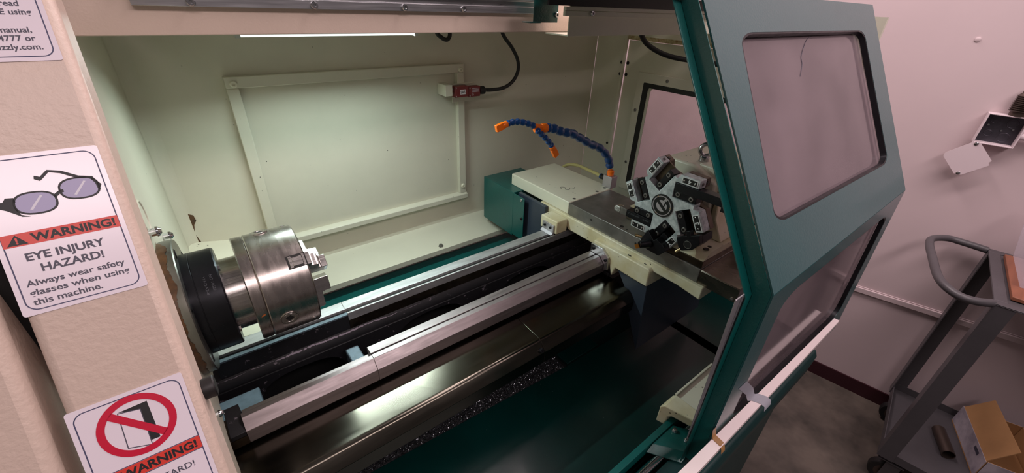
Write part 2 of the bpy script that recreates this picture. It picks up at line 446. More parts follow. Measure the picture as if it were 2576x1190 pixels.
_c = MB().lathe(wallmtx(0.645, 0.205) @ Vector((0, 0, 0.0006)), WN, [(0, 0.008), (0.002, 0.008), (0.004, 0.004)], 14)
tag(_c.build('wall_plug', 'wall'), 'small painted screw plug high on the pinkish wall', 'wall plug')

# ================================================================== machine enclosure
ENC = thing('lathe_enclosure', (0.7, 0.8, -0.95), 'cream and beige sheet metal enclosure around the lathe', 'machine enclosure')
def fy(z): return 0.254 + 0.595 * (z - 0.5006)          # leaning front face of the headstock cover
pil = [(fy(0.76), 0.76), (fy(0.334), 0.334), (0.155, 0.32), (0.155, -0.95), (0.185, -0.95), (0.185, 0.30), (fy(0.76) + 0.028, 0.745)]
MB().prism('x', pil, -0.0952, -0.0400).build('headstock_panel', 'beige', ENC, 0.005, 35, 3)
lp = [(fy(0.9), 0.9), (fy(0.334), 0.334), (0.155, 0.32), (0.155, -0.95), (0.20, -0.95), (0.20, 0.30), (fy(0.9) + 0.03, 0.885)]
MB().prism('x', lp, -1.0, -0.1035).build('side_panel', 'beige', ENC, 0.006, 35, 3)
MB().box(-1.0, -0.0965, 0.30, 0.34, -0.9, 0.62).build('gap_shade', 'void', ENC)  # black sheet painting the shade in the gap between the panels
lin = [(0.36, 0.655), (1.415, 0.655), (1.415, 0.012), (0.95, 0.012), (0.945, 0.024), (0.80, 0.022), (0.70, 0.008), (0.673, -0.006), (0.640, -0.060), (0.628, -0.09), (0.622, -0.30), (0.36, -0.30)]
MB().prism('x', lin, -0.104, -0.1002).build('headstock_lining', 'cream', ENC)
c = [(-0.1000, 1.4195), (-0.1000, 1.385)]
for i in range(1, 9):
    a = math.radians(90 * i / 9); c.append((-0.065 - 0.035 * math.cos(a), 1.3845 + 0.035 * math.sin(a)))
c.append((-0.065, 1.4195))
MB().prism('z', c, 0.015, 0.654).build('corner_fillet', 'cream', ENC)
bk = [(1.42, 0.70), (1.42, -0.142), (1.3008, -0.165), (1.2536, -0.165), (1.2536, -0.1857), (1.2566, -0.1857), (1.2566, -0.168), (1.300, -0.168), (1.424, -0.145), (1.424, 0.70)]
MB().prism('x', bk, -0.104, 1.606).build('back_panel', 'cream', ENC, 0.0012)
b = MB(); b.lathe((0.667, 1.276, -0.165), (0, 0, 1), [(0, 0.010), (0.004, 0.010), (0.004, 0.007), (0.010, 0.007), (0.010, 0.0035)], 6)
b.build('ledge_nut', 'darksteel', ENC)
# sloping plate in the headstock corner
dp = [(-0.0998, 1.4195, 0.036), (0.09, 1.4195, -0.006), (0.09, 0.945, -0.02), (-0.0998, 0.945, -0.004)]
dp2 = [(x, y, z - 0.004) for x, y, z in dp]
MB().add(dp + dp2, [(0, 1, 2, 3), (7, 6, 5, 4), (0, 4, 5, 1), (1, 5, 6, 2), (2, 6, 7, 3), (3, 7, 4, 0)]).build('deflector_plate', 'coverpaint', ENC)
# end wall with its window
ew = MB(); ew.box(1.607, 1.611, 1.254, 1.4195, -0.14, 0.66); ew.build('end_wall', 'cream', ENC)
MB().box(1.594, 1.607, 1.2435, 1.2535, -0.14, 0.66).build('end_wall_flange', 'cream', ENC, 0.001)
hole = (0.50, 1.093, -0.06, 0.398, 0.018)
ep = MB(); ep.ring('x', rect_like(0.38, 1.2432, -0.14, 0.574, hole), rrect(*hole), 1.6135, 1.617); ep.build('end_door', 'cream', ENC)
wf = MB(); win = (0.515, 1.129, -0.045, 0.417, 0.003)
wf.ring('x', rect_like(0.48, 1.163, -0.08, 0.455, win), rrect(*win), 1.6055, 1.6133); wf.build('window_frame', 'cream', ENC, 0.0008)
gs = MB(); gin = (0.53, 1.106, -0.035, 0.398, 0.012)
gs.ring('x', rrect(0.515, 1.129, -0.045, 0.417, 0.006), rrect(*gin), 1.607, 1.6128); gs.build('window_gasket', 'black', ENC)
MB().box(1.6137, 1.6157, 0.51, 1.10, -0.05, 0.40).build('window_pane', 'pane', ENC)
for y, z in ((1.016, 0.438), (1.146, 0.297), (1.146, 0.054), (0.85, 0.438)):
    q = MB(); q.lathe((1.6055, y, z), (-1, 0, 0), [(0, 0.007), (0.0015, 0.007), (0.003, 0.0045), (0.003, 0.0025), (0.0015, 0.001)], 16); q.build('frame_screw', 'darksteel', ENC)
for z in (0.482, 0.434):
    for y in (1.262, 1.234):
        q = MB(); q.lathe((1.607 if y > 1.25 else 1.6135, y, z), (-1, 0, 0), [(0, 0.0075), (0.003, 0.007), (0.006, 0.004)], 14); q.build('wall_screw', 'blacksteel', ENC)
q = MB(); q.lathe((1.607, 1.275, 0.112), (-1, 0, 0), [(0, 0.006), (0.003, 0.0055), (0.005, 0.003)], 14); q.build('wall_screw', 'blacksteel', ENC)
MB().box(1.600, 1.617, 0.38, 1.2432, 0.576, 0.592).build('rusty_seam', 'rust', ENC)
MB().box(1.598, 1.612, 0.38, 1.2432, 0.592, 0.70).build('end_wall_top', 'cream', ENC)
MB().box(-0.11, 1.62, 0.93, 1.43, 0.702, 0.712).build('roof_panel', 'cream', ENC)
tb = [(0.884, 0.634), (0.884, 0.715), (0.888, 0.715), (0.888, 0.638), (0.925, 0.638), (0.925, 0.634)]
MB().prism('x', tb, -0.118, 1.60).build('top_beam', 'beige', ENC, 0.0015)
rb = [(0.80, 0.630), (0.80, 0.700), (0.8035, 0.700), (0.8035, 0.6335), (0.8832, 0.6335), (0.8832, 0.630)]
MB().prism('x', rb, 0.795, 1.60).build('track_beam', 'coverpaint', ENC, 0.0008)
# machine base below the sliding door
bs = [(0.128, -0.118), (0.120, -0.135), (0.124, -0.20), (0.150, -0.235), (0.150, -0.95), (0.19, -0.95), (0.19, -0.118)]
MB().prism('x', bs, -0.03, 1.22).build('base_front', 'shadegreen', ENC, 0.004)
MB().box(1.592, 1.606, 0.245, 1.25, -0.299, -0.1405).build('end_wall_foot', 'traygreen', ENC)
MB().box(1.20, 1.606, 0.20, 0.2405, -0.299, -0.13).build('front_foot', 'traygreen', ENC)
MB().box(1.18, 1.2195, 0.205, 1.25, -0.95, -0.30).build('base_side', 'shadegreen', ENC)
# chrome headstock screws
for y, z, rr in ((0.82, 0.349, 0.0085), (0.962, 0.274, 0.0085), (0.62, 0.105, 0.006)):
    q = MB(); q.lathe((-0.1002, y, z), (1, 0, 0), [(0, rr * 0.8), (0.010, rr * 0.8), (0.010, rr), (0.013, rr * 0.95), (0.017, rr * 0.5), (0.0175, 0.0005)], 18); q.build('lining_screw', 'chrome', ENC)
q = MB(); q.torus((-0.1002, 0.845, 0.365), (1, 0, 0), 0.030, 0.002, 30, 8); q.build('access_plug', 'cream', ENC)
st = [(1.4185, 0.142), (1.4185, 0.128)]
q = MB().prism('y', [(-0.096, 0.150), (-0.082, 0.146), (-0.074, 0.126), (-0.062, 0.118), (-0.060, 0.100), (-0.068, 0.088), (-0.074, 0.060), (-0.066, 0.024), (-0.072, 0.022), (-0.082, 0.058), (-0.080, 0.086), (-0.094, 0.130)], 1.4184, 1.4194)
q.build('rust_stain', 'stain', ENC)

bump = MB(); bump.lathe((-0.0398, 0.262, 0.474), (1, 0, 0), [(0, 0.0068), (0.0060, 0.0072), (0.0068, 0.0066)], 28)
tag(bump.build('rubber_bumper', 'black'), 'round black rubber bumper on the edge of the beige headstock panel', 'bumper')

# ------------------------------------------------------------------ access panel on the back wall
AP = thing('access_panel', (0.488, 1.41, -0.036), 'cream framed access panel screwed to the inside back wall', 'panel')
Y0, Y1 = 1.3965, 1.4188
MB().box(0.109, 0.866, Y0, Y1, 0.463, 0.4935).build('top_rail', 'cream', AP, 0.002)
MB().box(0.109, 0.139, Y0, Y1, -0.0195, 0.4628).build('side_rail', 'cream', AP, 0.002)
MB().box(0.836, 0.866, Y0, Y1, -0.0195, 0.4628).build('side_rail', 'cream', AP, 0.002)
MB().prism('x', [(1.4188, -0.042), (1.388, -0.042), (1.388, -0.024), (1.3965, -0.0195), (1.4188, -0.0195)], 0.109, 0.868).build('bottom_rail', 'cream', AP, 0.0015)
MB().box(0.1392, 0.8358, 1.4160, Y1, -0.0193, 0.4628).build('sheet', 'cream', AP)
for x, z in ((0.128, 0.475), (0.850, 0.473), (0.850, 0.014)):
    q = MB(); q.lathe((x, Y0, z), (0, -1, 0), [(0, 0.009), (0.004, 0.009), (0.006, 0.007), (0.006, 0.004), (0.002, 0.0038), (0.002, 0.0003)], 16); q.build('screw', 'coverpaint', AP)

# ------------------------------------------------------------------ safety switch and its cable
SW = thing('safety_switch', (0.86, 1.385, 0.38), 'red safety switch marked SA5 at the right edge of the access panel', 'switch')
MB().box(0.802, 0.861, 1.358, 1.3855, 0.384, 0.4225).build('switch_head', 'red', SW, 0.002)
MB().box(0.8615, 0.914, 1.360, 1.3855, 0.381, 0.418).build('switch_body', 'red', SW, 0.002)
MB().box(0.824, 0.847, 1.3571, 1.3579, 0.394, 0.411).build('name_tag', 'white', SW)
q = MB(); put_text(q, 'SA5', frame_axes((0.8255, 1.3568, 0.3975), (1, 0, 0), (0, 0, 1), (0, -1, 0)), 0.0095, 0, 0, 0.019, bold=0.012); q.build('lettering', 'inkblack', SW)
for x, z in ((0.807, 0.418), (0.807, 0.388), (0.866, 0.413), (0.866, 0.386)):
    q = MB(); q.lathe((x, 1.3585, z), (0, -1, 0), [(0, 0.0028), (0.0012, 0.0028), (0.002, 0.0015)], 12); q.build('screw', 'zinc', SW)
for k in range(4):
    MB().box(0.876, 0.906, 1.3591, 1.3597, 0.398 + k * 0.004, 0.3993 + k * 0.004).build('fine_print', 'inkgrey', SW)
q = MB().torus((0.880, 1.3595, 0.389), (0, 1, 0), 0.0032, 0.0005, 18, 6); q.build('print_mark', 'inkgrey', SW)
q = MB(); q.lathe((0.9142, 1.372, 0.399), (1, 0, 0), [(0, 0.015), (0.022, 0.015), (0.026, 0.012), (0.030, 0.008)], 20); q.build('cable_gland', 'black', SW)
q = MB(); q.tube([(0.944, 1.371, 0.399), (0.973, 1.366, 0.398), (1.026, 1.36, 0.403), (1.069, 1.36, 0.424), (1.093, 1.36, 0.461), (1.089, 1.36, 0.502), (1.059, 1.36, 0.546), (1.010, 1.36, 0.600), (0.985, 1.36, 0.690)], 0.0068, 12); q.build('cable', 'black', SW)
q = MB(); q.box(0.81, 0.905, 1.387, 1.3962, 0.424, 0.427); q.box(0.81, 0.905, 1.3925, 1.3962, 0.36, 0.4239); q.build('mounting_bracket', 'cream', SW, 0.001)
q = MB(); q.box(0.762, 0.790, 1.356, 1.359, 0.392, 0.431); q.box(0.762, 0.765, 1.359, 1.4132, 0.392, 0.431); q.box(0.765, 0.790, 1.359, 1.4132, 0.427, 0.431); q.box(0.765, 0.790, 1.359, 1.4132, 0.392, 0.396); q.build('key_bracket', 'cream', SW, 0.0008)
q = MB(); q.box(0.790, 0.802, 1.366, 1.370, 0.396, 0.402); q.box(0.790, 0.802, 1.366, 1.370, 0.410, 0.416); q.build('actuator_key', 'zinc', SW)
q = MB(); q.tube([(0.72, 1.36, 0.680), (0.737, 1.36, 0.606), (0.757, 1.36, 0.585), (0.777, 1.36, 0.578), (0.789, 1.36, 0.590), (0.786, 1.36, 0.612), (0.765, 1.36, 0.690)], 0.0068, 12)
tag(q.build('hanging_cable', 'black'), 'black cable loop dipping below the top beam left of the safety switch', 'cable', 'cables hanging inside the enclosure')
q = MB(); q.tube([(1.30, 1.02, 0.690), (1.36, 1.02, 0.640), (1.42, 1.02, 0.585), (1.50, 0.98, 0.545), (1.57, 0.90, 0.530), (1.58, 0.70, 0.53)], 0.009, 12)
tag(q.build('hanging_cable', 'black'), 'thick black cable sagging below the rusty seam of the end wall', 'cable', 'cables hanging inside the enclosure')

# ------------------------------------------------------------------ lamp under the beam
LP = thing('led_lamp', (0.345, 1.15, 0.605), 'lit white strip lamp under the top beam', 'lamp')
MB().box(0.143, 0.553, 1.140, 1.162, 0.617, 0.624).build('lamp_body', 'lampcap', LP)
MB().box(0.1435, 0.5525, 1.1405, 1.1615, 0.6105, 0.6168).build('diffuser', 'lampglow', LP)
MB().box(0.133, 0.1428, 1.139, 1.163, 0.6085, 0.624).build('end_cap', 'lampcap', LP)
MB().box(0.5532, 0.562, 1.139, 1.163, 0.6085, 0.624).build('end_cap', 'lampcap', LP)
for x in (0.20, 0.50): MB().box(x - 0.015, x + 0.015, 1.142, 1.160, 0.6245, 0.7015).build('hanger', 'lampcap', LP)
area_light('strip_lamp_light', (0.348, 1.151, 0.6095), (0.348, 0.80, -0.3), 0.40, 0.018, 6.5, (0.80, 1.0, 0.96), 160)

# ------------------------------------------------------------------ guide rails on the beams
def guide_rail(name, prof, x0, x1, y0, screws, label, mat):
    t = thing(name, ((x0 + x1) / 2, y0, prof[0][1]), label, 'rail', 'guide rails of the sliding door')
    MB().prism('x', prof, x0, x1).build('rail_profile', mat, t, 0.0006)
    for x, z in screws:
        q = MB(); s = MB()
        q.lathe((x, y0, z), (0, -1, 0), [(0, 0.0062), (0.004, 0.0062), (0.0062, 0.005), (0.0062, 0.0028), (0.003, 0.0026), (0.003, 0.0002)], 18)
        q.build('rail_screw', 'zinc', t)
    return t
g1 = [(0.8838, 0.6745), (0.873, 0.6745), (0.873, 0.6885), (0.877, 0.689), (0.877, 0.700), (0.862, 0.702), (0.862, 0.706), (0.870, 0.707), (0.870, 0.713), (0.862, 0.714), (0.862, 0.730), (0.8838, 0.730)]
guide_rail('guide_rail', g1, -0.017, 0.795, 0.873, ((0.055, 0.681), (0.234, 0.681), (0.405, 0.681), (0.543, 0.681)), 'grey grooved aluminium guide rail along the top beam', 'alu')
g2 = [(0.7998, 0.6744), (0.792, 0.6744), (0.792, 0.685), (0.794, 0.6853), (0.794, 0.6862), (0.790, 0.6866), (0.790, 0.6945), (0.7998, 0.6945)]
guide_rail('guide_rail', g2, 0.772, 1.60, 0.792, ((0.862, 0.681), (1.26, 0.681)), 'white speckled guide rail on the shorter front beam at upper right', 'coverpaint')

# ================================================================== lathe bed
BED = thing('lathe_bed', (0.6, 0.81, -0.35), 'ground steel lathe bed with two ways running under the chuck', 'lathe bed')
rw = [(0.931, 0), (0.897, 0), (0.897, -0.007), (0.8825, -0.007), (0.8825, 0), (0.8775, 0), (0.8775, -0.0235), (0.895, -0.0235), (0.895, -0.05), (0.935, -0.05), (0.931, -0.03)]
MB().prism('x', rw, 0.1865, 1.36).build('rear_way', 'litway', BED, 0.0008)
rg = [(0.931, 0), (0.897, 0), (0.897, -0.007), (0.935 - 0.0, -0.05), (0.931, -0.03)]
MB().prism('x', [(0.931, 0), (0.897, 0), (0.897, -0.05), (0.931, -0.05)], -0.0985, 0.1863).build('rear_way_end', 'litway', BED, 0.0008)
MB().prism('x', [(0.8968, -0.007), (0.888, -0.007), (0.888, -0.05), (0.8968, -0.05)], -0.0985, 1.36 if False else 0.1863).build('oil_groove', 'blacksteel', BED)
MB().prism('x', [(0.8878, -0.004), (0.8778, -0.004), (0.8778, -0.008), (0.8878, -0.008)], -0.0985, 0.1863).build('gap_ledge', 'rib', BED)
MB().prism('x', [(0.8878, -0.0082), (0.8785, -0.0082), (0.8785, -0.05), (0.8878, -0.05)], -0.0985, 0.1863).build('gap_flank', 'casting', BED)
gv = MB(); gv.box(0.187, 1.359, 0.8827, 0.8968, -0.0069, -0.0066); gv.build('way_groove', 'socket', BED)
fw = [(0.7365, 0), (0.7128, 0), (0.7128, -0.007), (0.7086, -0.007), (0.7086, 0), (0.695, 0), (0.6755, -0.0195), (0.6755, -0.0508), (0.69, -0.0508), (0.69, -0.12), (0.7365, -0.12)]
MB().prism('x', fw, 0.1815, 1.36).build('front_way', 'waysteel', BED, 0.0008)
gv = MB(); gv.box(0.182, 1.359, 0.7088, 0.7126, -0.0069, -0.0066); gv.build('way_groove', 'socket', BED)
fg = [(0.7365, -0.022), (0.7120, -0.022), (0.7086, -0.004), (0.7065, 0), (0.695, 0), (0.6755, -0.0195), (0.6755, -0.0508), (0.69, -0.0508), (0.69, -0.12), (0.7365, -0.12)]
MB().prism('x', fg, -0.074, 0.1813).build('front_way_end', 'waysteel', BED, 0.0006)
fl = [(0.7365, -0.03), (0.676, -0.030), (0.6755, -0.0508), (0.69, -0.0508), (0.69, -0.12), (0.7365, -0.12)]
MB().prism('x', fl, -0.16, -0.0742).build('way_stub', 'oilsteel', BED)
MB().prism('x', [(0.7358, -0.0015), (0.676, -0.019), (0.676, -0.0297), (0.7358, -0.0297)], -0.0995, -0.0744).build('oil_pad', 'casting', BED, 0.001)
# inner casting: top flank, then a web with two arched openings
MB().prism('x', [(0.8774, -0.0505), (0.8675, -0.062), (0.866, -0.075), (0.93, -0.075), (0.93, -0.0505)], -0.16, 1.36).build('inner_flank', 'casting', BED, 0.0008)
q = MB(); r0 = random.Random(11); vs = []; w = 0.002; off = 0.0
for k in range(241):
    x = -0.12 + 0.56 * k / 240
    w = min(max(w + r0.uniform(-0.0007, 0.0007), 0.0002), 0.0045); off = min(max(off + r0.uniform(-0.0006, 0.0006), -0.003), 0.003)
    ww = w * min(1, max(0.1, (0.46 - x) / 0.25)) * (0.15 if r0.random() < 0.10 else 1)
    for t in (-0.5, 0.5):
        s = 0.0045 + off + ww * t
        vs.append((x, 0.8774 - s * 0.65 - 0.0003, -0.0505 - s * 0.755 - 0.0001))
q.add(vs, [(2 * k, 2 * k + 1, 2 * k + 3, 2 * k + 2) for k in range(240)]); q.build('worn_edge', material('bare_worn_iron', srgb(118, 110, 120), 0.5, 0.4), BED)
MB().prism('x', [(0.8774, -0.024), (0.8774, -0.0503), (0.894, -0.0503), (0.894, -0.024)], 0.1867, 1.36).build('flank_recess', 'oilsteel', BED)
def arch(x0, x1, zt, zb, n=14):
    out = []
    for i in range(n + 1):
        t = math.pi * (1 - i / n)
        c, s = math.cos(t), math.sin(t)
        out.append(((x0 + x1) / 2 + (x1 - x0) / 2 * math.copysign(abs(c) ** 0.75, c), zb + (zt - zb) * abs(s) ** 0.75))
    return out
wb = [(-0.16, -0.0752), (-0.16, -0.30)] + [(-0.04, -0.30)] + arch(-0.04, 0.155, -0.094, -0.16) + [(0.155, -0.30), (0.30, -0.30)] + arch(0.30, 0.52, -0.088, -0.16) + [(0.52, -0.30), (0.66, -0.30)] + arch(0.66, 0.88, -0.088, -0.16) + [(0.88, -0.30), (1.36, -0.30), (1.36, -0.0752)]
MB().prism('y', wb, 0.862, 0.872).build('arched_web', 'casting', BED, 0.002)
MB().box(-0.16, 1.36, 0.93, 0.934, -0.33, -0.0505).build('void_plate', 'void', BED)  # black plate added as the dark void behind the arches
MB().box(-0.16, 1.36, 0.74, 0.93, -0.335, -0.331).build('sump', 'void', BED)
MB().box(-0.16, -0.038, 0.7368, 0.846, -0.30, -0.082).build('cross_rib', 'rib', BED, 0.003)
MB().box(0.156, 0.188, 0.7368, 0.846, -0.30, -0.082).build('cross_rib', 'rib', BED, 0.003)
MB().box(0.53, 0.65, 0.7368, 0.846, -0.30, -0.100).build('cross_rib', 'casting', BED, 0.003)
MB().box(-0.16, 1.36, 0.70, 0.7364, -0.33, -0.1205).build('front_web', 'casting', BED)
# leadscrew covers
gc = [(0.688, -0.0610), (0.582, -0.0672), (0.577, -0.0672), (0.5725, -0.0690), (0.5695, -0.0715), (0.5512, -0.094), (0.552, -0.132), (0.5545, -0.132), (0.5540, -0.096), (0.571, -0.0745), (0.58, -0.0702), (0.688, -0.0640)]
MB().prism('x', gc, -0.16, 0.5725).build('screw_cover', 'gutter', BED, 0.0006)
MB().prism('x', gc, 0.5735, 0.943).build('screw_cover', 'gutter', BED, 0.0006)
nv = Vector((0, -0.80, 0.6)).normalized()
q = MB(); q.lathe((0.563, 0.5565, -0.0875), nv, [(0, 0.0065), (0.006, 0.0065), (0.0075, 0.005), (0.0075, 0.003), (0.004, 0.0028), (0.004, 0.0003)], 18); q.build('cover_screw', 'blacksteel', BED)
MB().box(-0.16, 0.943, 0.6905, 0.6995, -0.299, -0.066).build('bed_apron', 'aprondark', BED)

# ------------------------------------------------------------------ chip tray and swarf
TR = thing('chip_tray', (0.6, 0.7, -0.32), 'dark teal painted chip tray below the bed', 'chip tray')
MB().add([(-0.3, 0.242, -0.30), (1.60, 0.242, -0.30), (1.60, 0.60, -0.30), (0.735, 0.6085, -0.30), (0.381, 0.630, -0.30), (-0.3, 0.668, -0.30),
          (-0.3, 0.242, -0.305), (1.60, 0.242, -0.305), (1.60, 0.60, -0.305), (0.735, 0.6085, -0.305), (0.381, 0.630, -0.305), (-0.3, 0.668, -0.305)],
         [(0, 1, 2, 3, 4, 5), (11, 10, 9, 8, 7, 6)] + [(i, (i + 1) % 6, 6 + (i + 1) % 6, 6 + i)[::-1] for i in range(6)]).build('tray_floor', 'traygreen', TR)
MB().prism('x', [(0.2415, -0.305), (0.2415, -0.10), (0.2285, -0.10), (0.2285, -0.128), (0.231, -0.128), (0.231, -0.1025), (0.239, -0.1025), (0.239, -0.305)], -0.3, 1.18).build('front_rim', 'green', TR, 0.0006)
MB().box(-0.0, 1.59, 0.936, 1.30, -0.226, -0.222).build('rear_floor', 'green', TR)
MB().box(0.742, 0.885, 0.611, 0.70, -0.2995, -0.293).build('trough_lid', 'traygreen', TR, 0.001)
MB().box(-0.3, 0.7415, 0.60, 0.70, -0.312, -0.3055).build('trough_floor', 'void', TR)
q = MB()
rnd = random.Random(3)
q.add([(-0.2, 0.6005, -0.3050), (0.733, 0.6005, -0.3050), (0.733, 0.690, -0.3050), (-0.2, 0.690, -0.3050)], [(0, 1, 2, 3)])
tag(q.build('swarf_bed', 'chipbed', TR), None, None, None, 'stuff')
q = MB()
for i in range(5200):
    x = rnd.uniform(-0.12, 0.728); ymax = 0.6295 - (x - 0.381) * 0.062 + 0.002
    y = rnd.uniform(ymax - 0.0, ymax + 0.052); z = -0.3035 + rnd.random() ** 2 * 0.011
    kind = rnd.random()
    a = rnd.uniform(0, math.tau); e = rnd.uniform(-0.5, 0.5)
    d = Vector((math.cos(a) * math.cos(e), math.sin(a) * math.cos(e), math.sin(e)))
    s = d.orthogonal().normalized(); s.rotate(Matrix.Rotation(rnd.uniform(0, 6), 3, d)); n = d.cross(s)
    if kind < 0.86:
        L = rnd.uniform(0.0014, 0.0042); w = rnd.uniform(0.0006, 0.0013); b = rnd.uniform(0.0, 0.0012)
        c = Vector((x, y, z))
        vs = [c - d * L / 2 - s * w, c - d * L / 2 + s * w, c + n * b - s * w, c + n * b + s * w, c + d * L / 2 - s * w, c + d * L / 2 + s * w]
        q.add(vs, [(0, 1, 3, 2), (2, 3, 5, 4)])
    else:
        L = rnd.uniform(0.006, 0.016); w = 0.0006; m = 5; base = len(q.v); R_ = rnd.uniform(0.003, 0.010); ph = rnd.uniform(0.8, 2.6)
        vs = []
        for k in range(m + 1):
            t = k / m * ph
            c = Vector((x, y, max(z, -0.302))) + d * R_ * math.sin(t) + n * R_ * (1 - math.cos(t)) * 0.6
            c.z = max(c.z, -0.304)
            vs += [c - s * w, c + s * w]
        q.add(vs, [(2 * k, 2 * k + 1, 2 * k + 3, 2 * k + 2) for k in range(m)])
tag(q.build('swarf', 'chips', None, 0, 0), 'strip of glinting steel chips lying along the trough below the bed', 'metal chips', None, 'stuff')

# ================================================================== spindle and chuck
AX = Vector((0, 0.812, 0.19634))
def axial(x): return Vector((x, AX.y, AX.z))
def around(x, r, deg):
    a = math.radians(deg); return Vector((x, AX.y + r * math.cos(a), AX.z + r * math.sin(a)))
BC = thing('bearing_cover', (-0.09, AX.y, AX.z - 0.125), 'large round steel bearing cover with brown smeared varnish against the headstock', 'bearing cover')
MB().lathe(axial(-0.1000), (1, 0, 0), [(0.0, 0.1235), (0.003, 0.125), (0.0198, 0.125), (0.0215, 0.1235), (0.0215, 0.094)], 96).build('flange', 'flange', BC, 0, 30)
q = MB(); vs = []; fs = []; rr = random.Random(5); n = 150; prev = 0.010
for k in range(n + 1):
    a = 75 + 210 * k / n
    prev += rr.uniform(-0.0016, 0.0016); prev = min(max(prev, 0.006), 0.0155)
    env = min(1, k / 12, (n - k) / 10)
    for j in range(4):
        x = -0.0998 + prev * env * j / 3 + (0.0002)
        vs.append(around(x, 0.1256 - 0.0002 * (j == 3), a))
for k in range(n):
    for j in range(3): fs.append((k * 4 + j, k * 4 + j + 1, (k + 1) * 4 + j + 1, (k + 1) * 4 + j))
q.add(vs, fs).build('varnish_smear', 'stain', BC)
q = MB(); vs = []; fs = []
for k in range(61):
    a = 60 + 240 * k / 60
    w = rr.uniform(0, 0.0022)
    vs += [around(-0.0997, 0.1235, a), around(-0.0994, 0.1256 + w, a)]
for k in range(60): fs.append((2 * k, 2 * k + 1, 2 * k + 3, 2 * k + 2))
q.add(vs, fs).build('torn_sealant', 'cream', BC)
for a in (30, 90, 150, 210, 270, 330):
    q = MB(); c = around(-0.0785, 0.109, a); q.cyl(c, c + Vector((0.0007, 0, 0)), 0.0085, 20); q.build('counterbore', 'socket', BC)
    q = MB(); q.lathe(c + Vector((0.0003, 0, 0)), (1, 0, 0), [(0, 0.007), (0.0012, 0.007), (0.0015, 0.003)], 16); q.build('cap_screw', 'blacksteel', BC)

SP = thing('lathe_spindle', (-0.05, AX.y, AX.z - 0.095), 'black spindle adapter and bright nose between bearing cover and chuck', 'spindle')
MB().lathe(axial(-0.0784), (1, 0, 0), [(0, 0.0945), (0.0115, 0.0945), (0.012, 0.0940), (0.0128, 0.0940), (0.0133, 0.0945), (0.0470, 0.0945), (0.0495, 0.0925), (0.0495, 0.070)], 96).build('adapter_ring', 'adapter', SP, 0, 30)
MB().lathe(axial(-0.0288), (1, 0, 0), [(0, 0.069), (0.0295, 0.069)], 72).build('spindle_nose', 'steel', SP, 0, 30)
for a in (20, 110, 200, 290):
    c = around(-0.0288, 0.081, a); q = MB(); q.cyl(c, c + Vector((0.003, 0, 0)), 0.006, 6); q.build('draw_nut', 'chrome', SP)
def wrap_text(body, cap, x0, deg, width, rad):
    vs, fs = text_mb(body, 1.0); w = text_width(vs); xm = min(v.x for v in vs)
    s = width / w; out = []
    for v in vs:
        a = deg + math.degrees((v.x - xm) * s / rad); out.append(around(x0 + v.y * cap / 0.7, rad, a))
    return out, fs
q = MB()
v, f_ = wrap_text('YH-DA2-8', 0.0040, -0.0535, 122, 0.034, 0.0948); q.add([Vector((-p.x - 0.103, p.y, p.z)) if False else p for p in v], f_)
v, f_ = wrap_text('NO 10522', 0.0040, -0.0435, 122, 0.030, 0.0948); q.add(v, f_)
q.build('engraving', material('engraved_grey', srgb(82, 84, 90), 0.5, 0.5), SP)

CH = thing('lathe_chuck', (0.05, AX.y, AX.z - 0.1025), 'round steel three jaw lathe chuck facing the tool turret', 'chuck')
MB().lathe(axial(0.0008), (1, 0, 0), [(0, 0.070), (0, 0.1005), (0.0015, 0.102), (0.0180, 0.102), (0.0195, 0.1005), (0.0195, 0.090)], 96).build('back_plate', 'chucksteel', CH, 0, 30)
MB().lathe(axial(0.0205), (1, 0, 0), [(0, 0.090), (0, 0.1010), (0.0018, 0.1025), (0.0820, 0.1025), (0.0845, 0.1000), (0.0845, 0.030), (0.060, 0.028), (0.060, 0.0003)], 96).build('chuck_body', 'chucksteel', CH, 0, 30)
MB().lathe(axial(0.0200), (1, 0, 0), [(0, 0.099), (0.0008, 0.099)], 64).build('seam_ring', 'stain', CH)
for ang in (15, 135, 255):
    a = math.radians(ang); u = Vector((0, math.cos(a), math.sin(a))); t = Vector((0, -math.sin(a), math.cos(a)))
    mx = frame_axes(axial(0.0), (1, 0, 0), u, t)          # x along the spindle, y outward, z across
    # slot recess seen as a dark T on the rim
    q = MB(); q.box(0.0725, 0.1052, 0.09, 0.1027, -0.0128, 0.0128, mx); q.build('jaw_slot', 'socket', CH)
    q = MB(); q.box(0.0815, 0.0985, 0.03, 0.1030, -0.0085, 0.0085, mx); q.box(0.0760, 0.0814, 0.03, 0.1029, -0.0115, 0.0115, mx)
    q.build('master_jaw', 'steel', CH, 0.0006)
    j = MB(); pf = [(0.0985, 0.020), (0.1445, 0.018), (0.1450, 0.024), (0.1435, 0.026), (0.1450, 0.028), (0.1450, 0.049), (0.133, 0.0495), (0.131, 0.052), (0.1285, 0.050), (0.1270, 0.053), (0.1270, 0.080), (0.1215, 0.082), (0.1180, 0.0815), (0.1120, 0.0835), (0.1120, 0.1025), (0.0985, 0.1028)]
    j.prism('z', pf, -0.0125, 0.0125, mx); j.build('jaw', 'steel', CH, 0.0009)
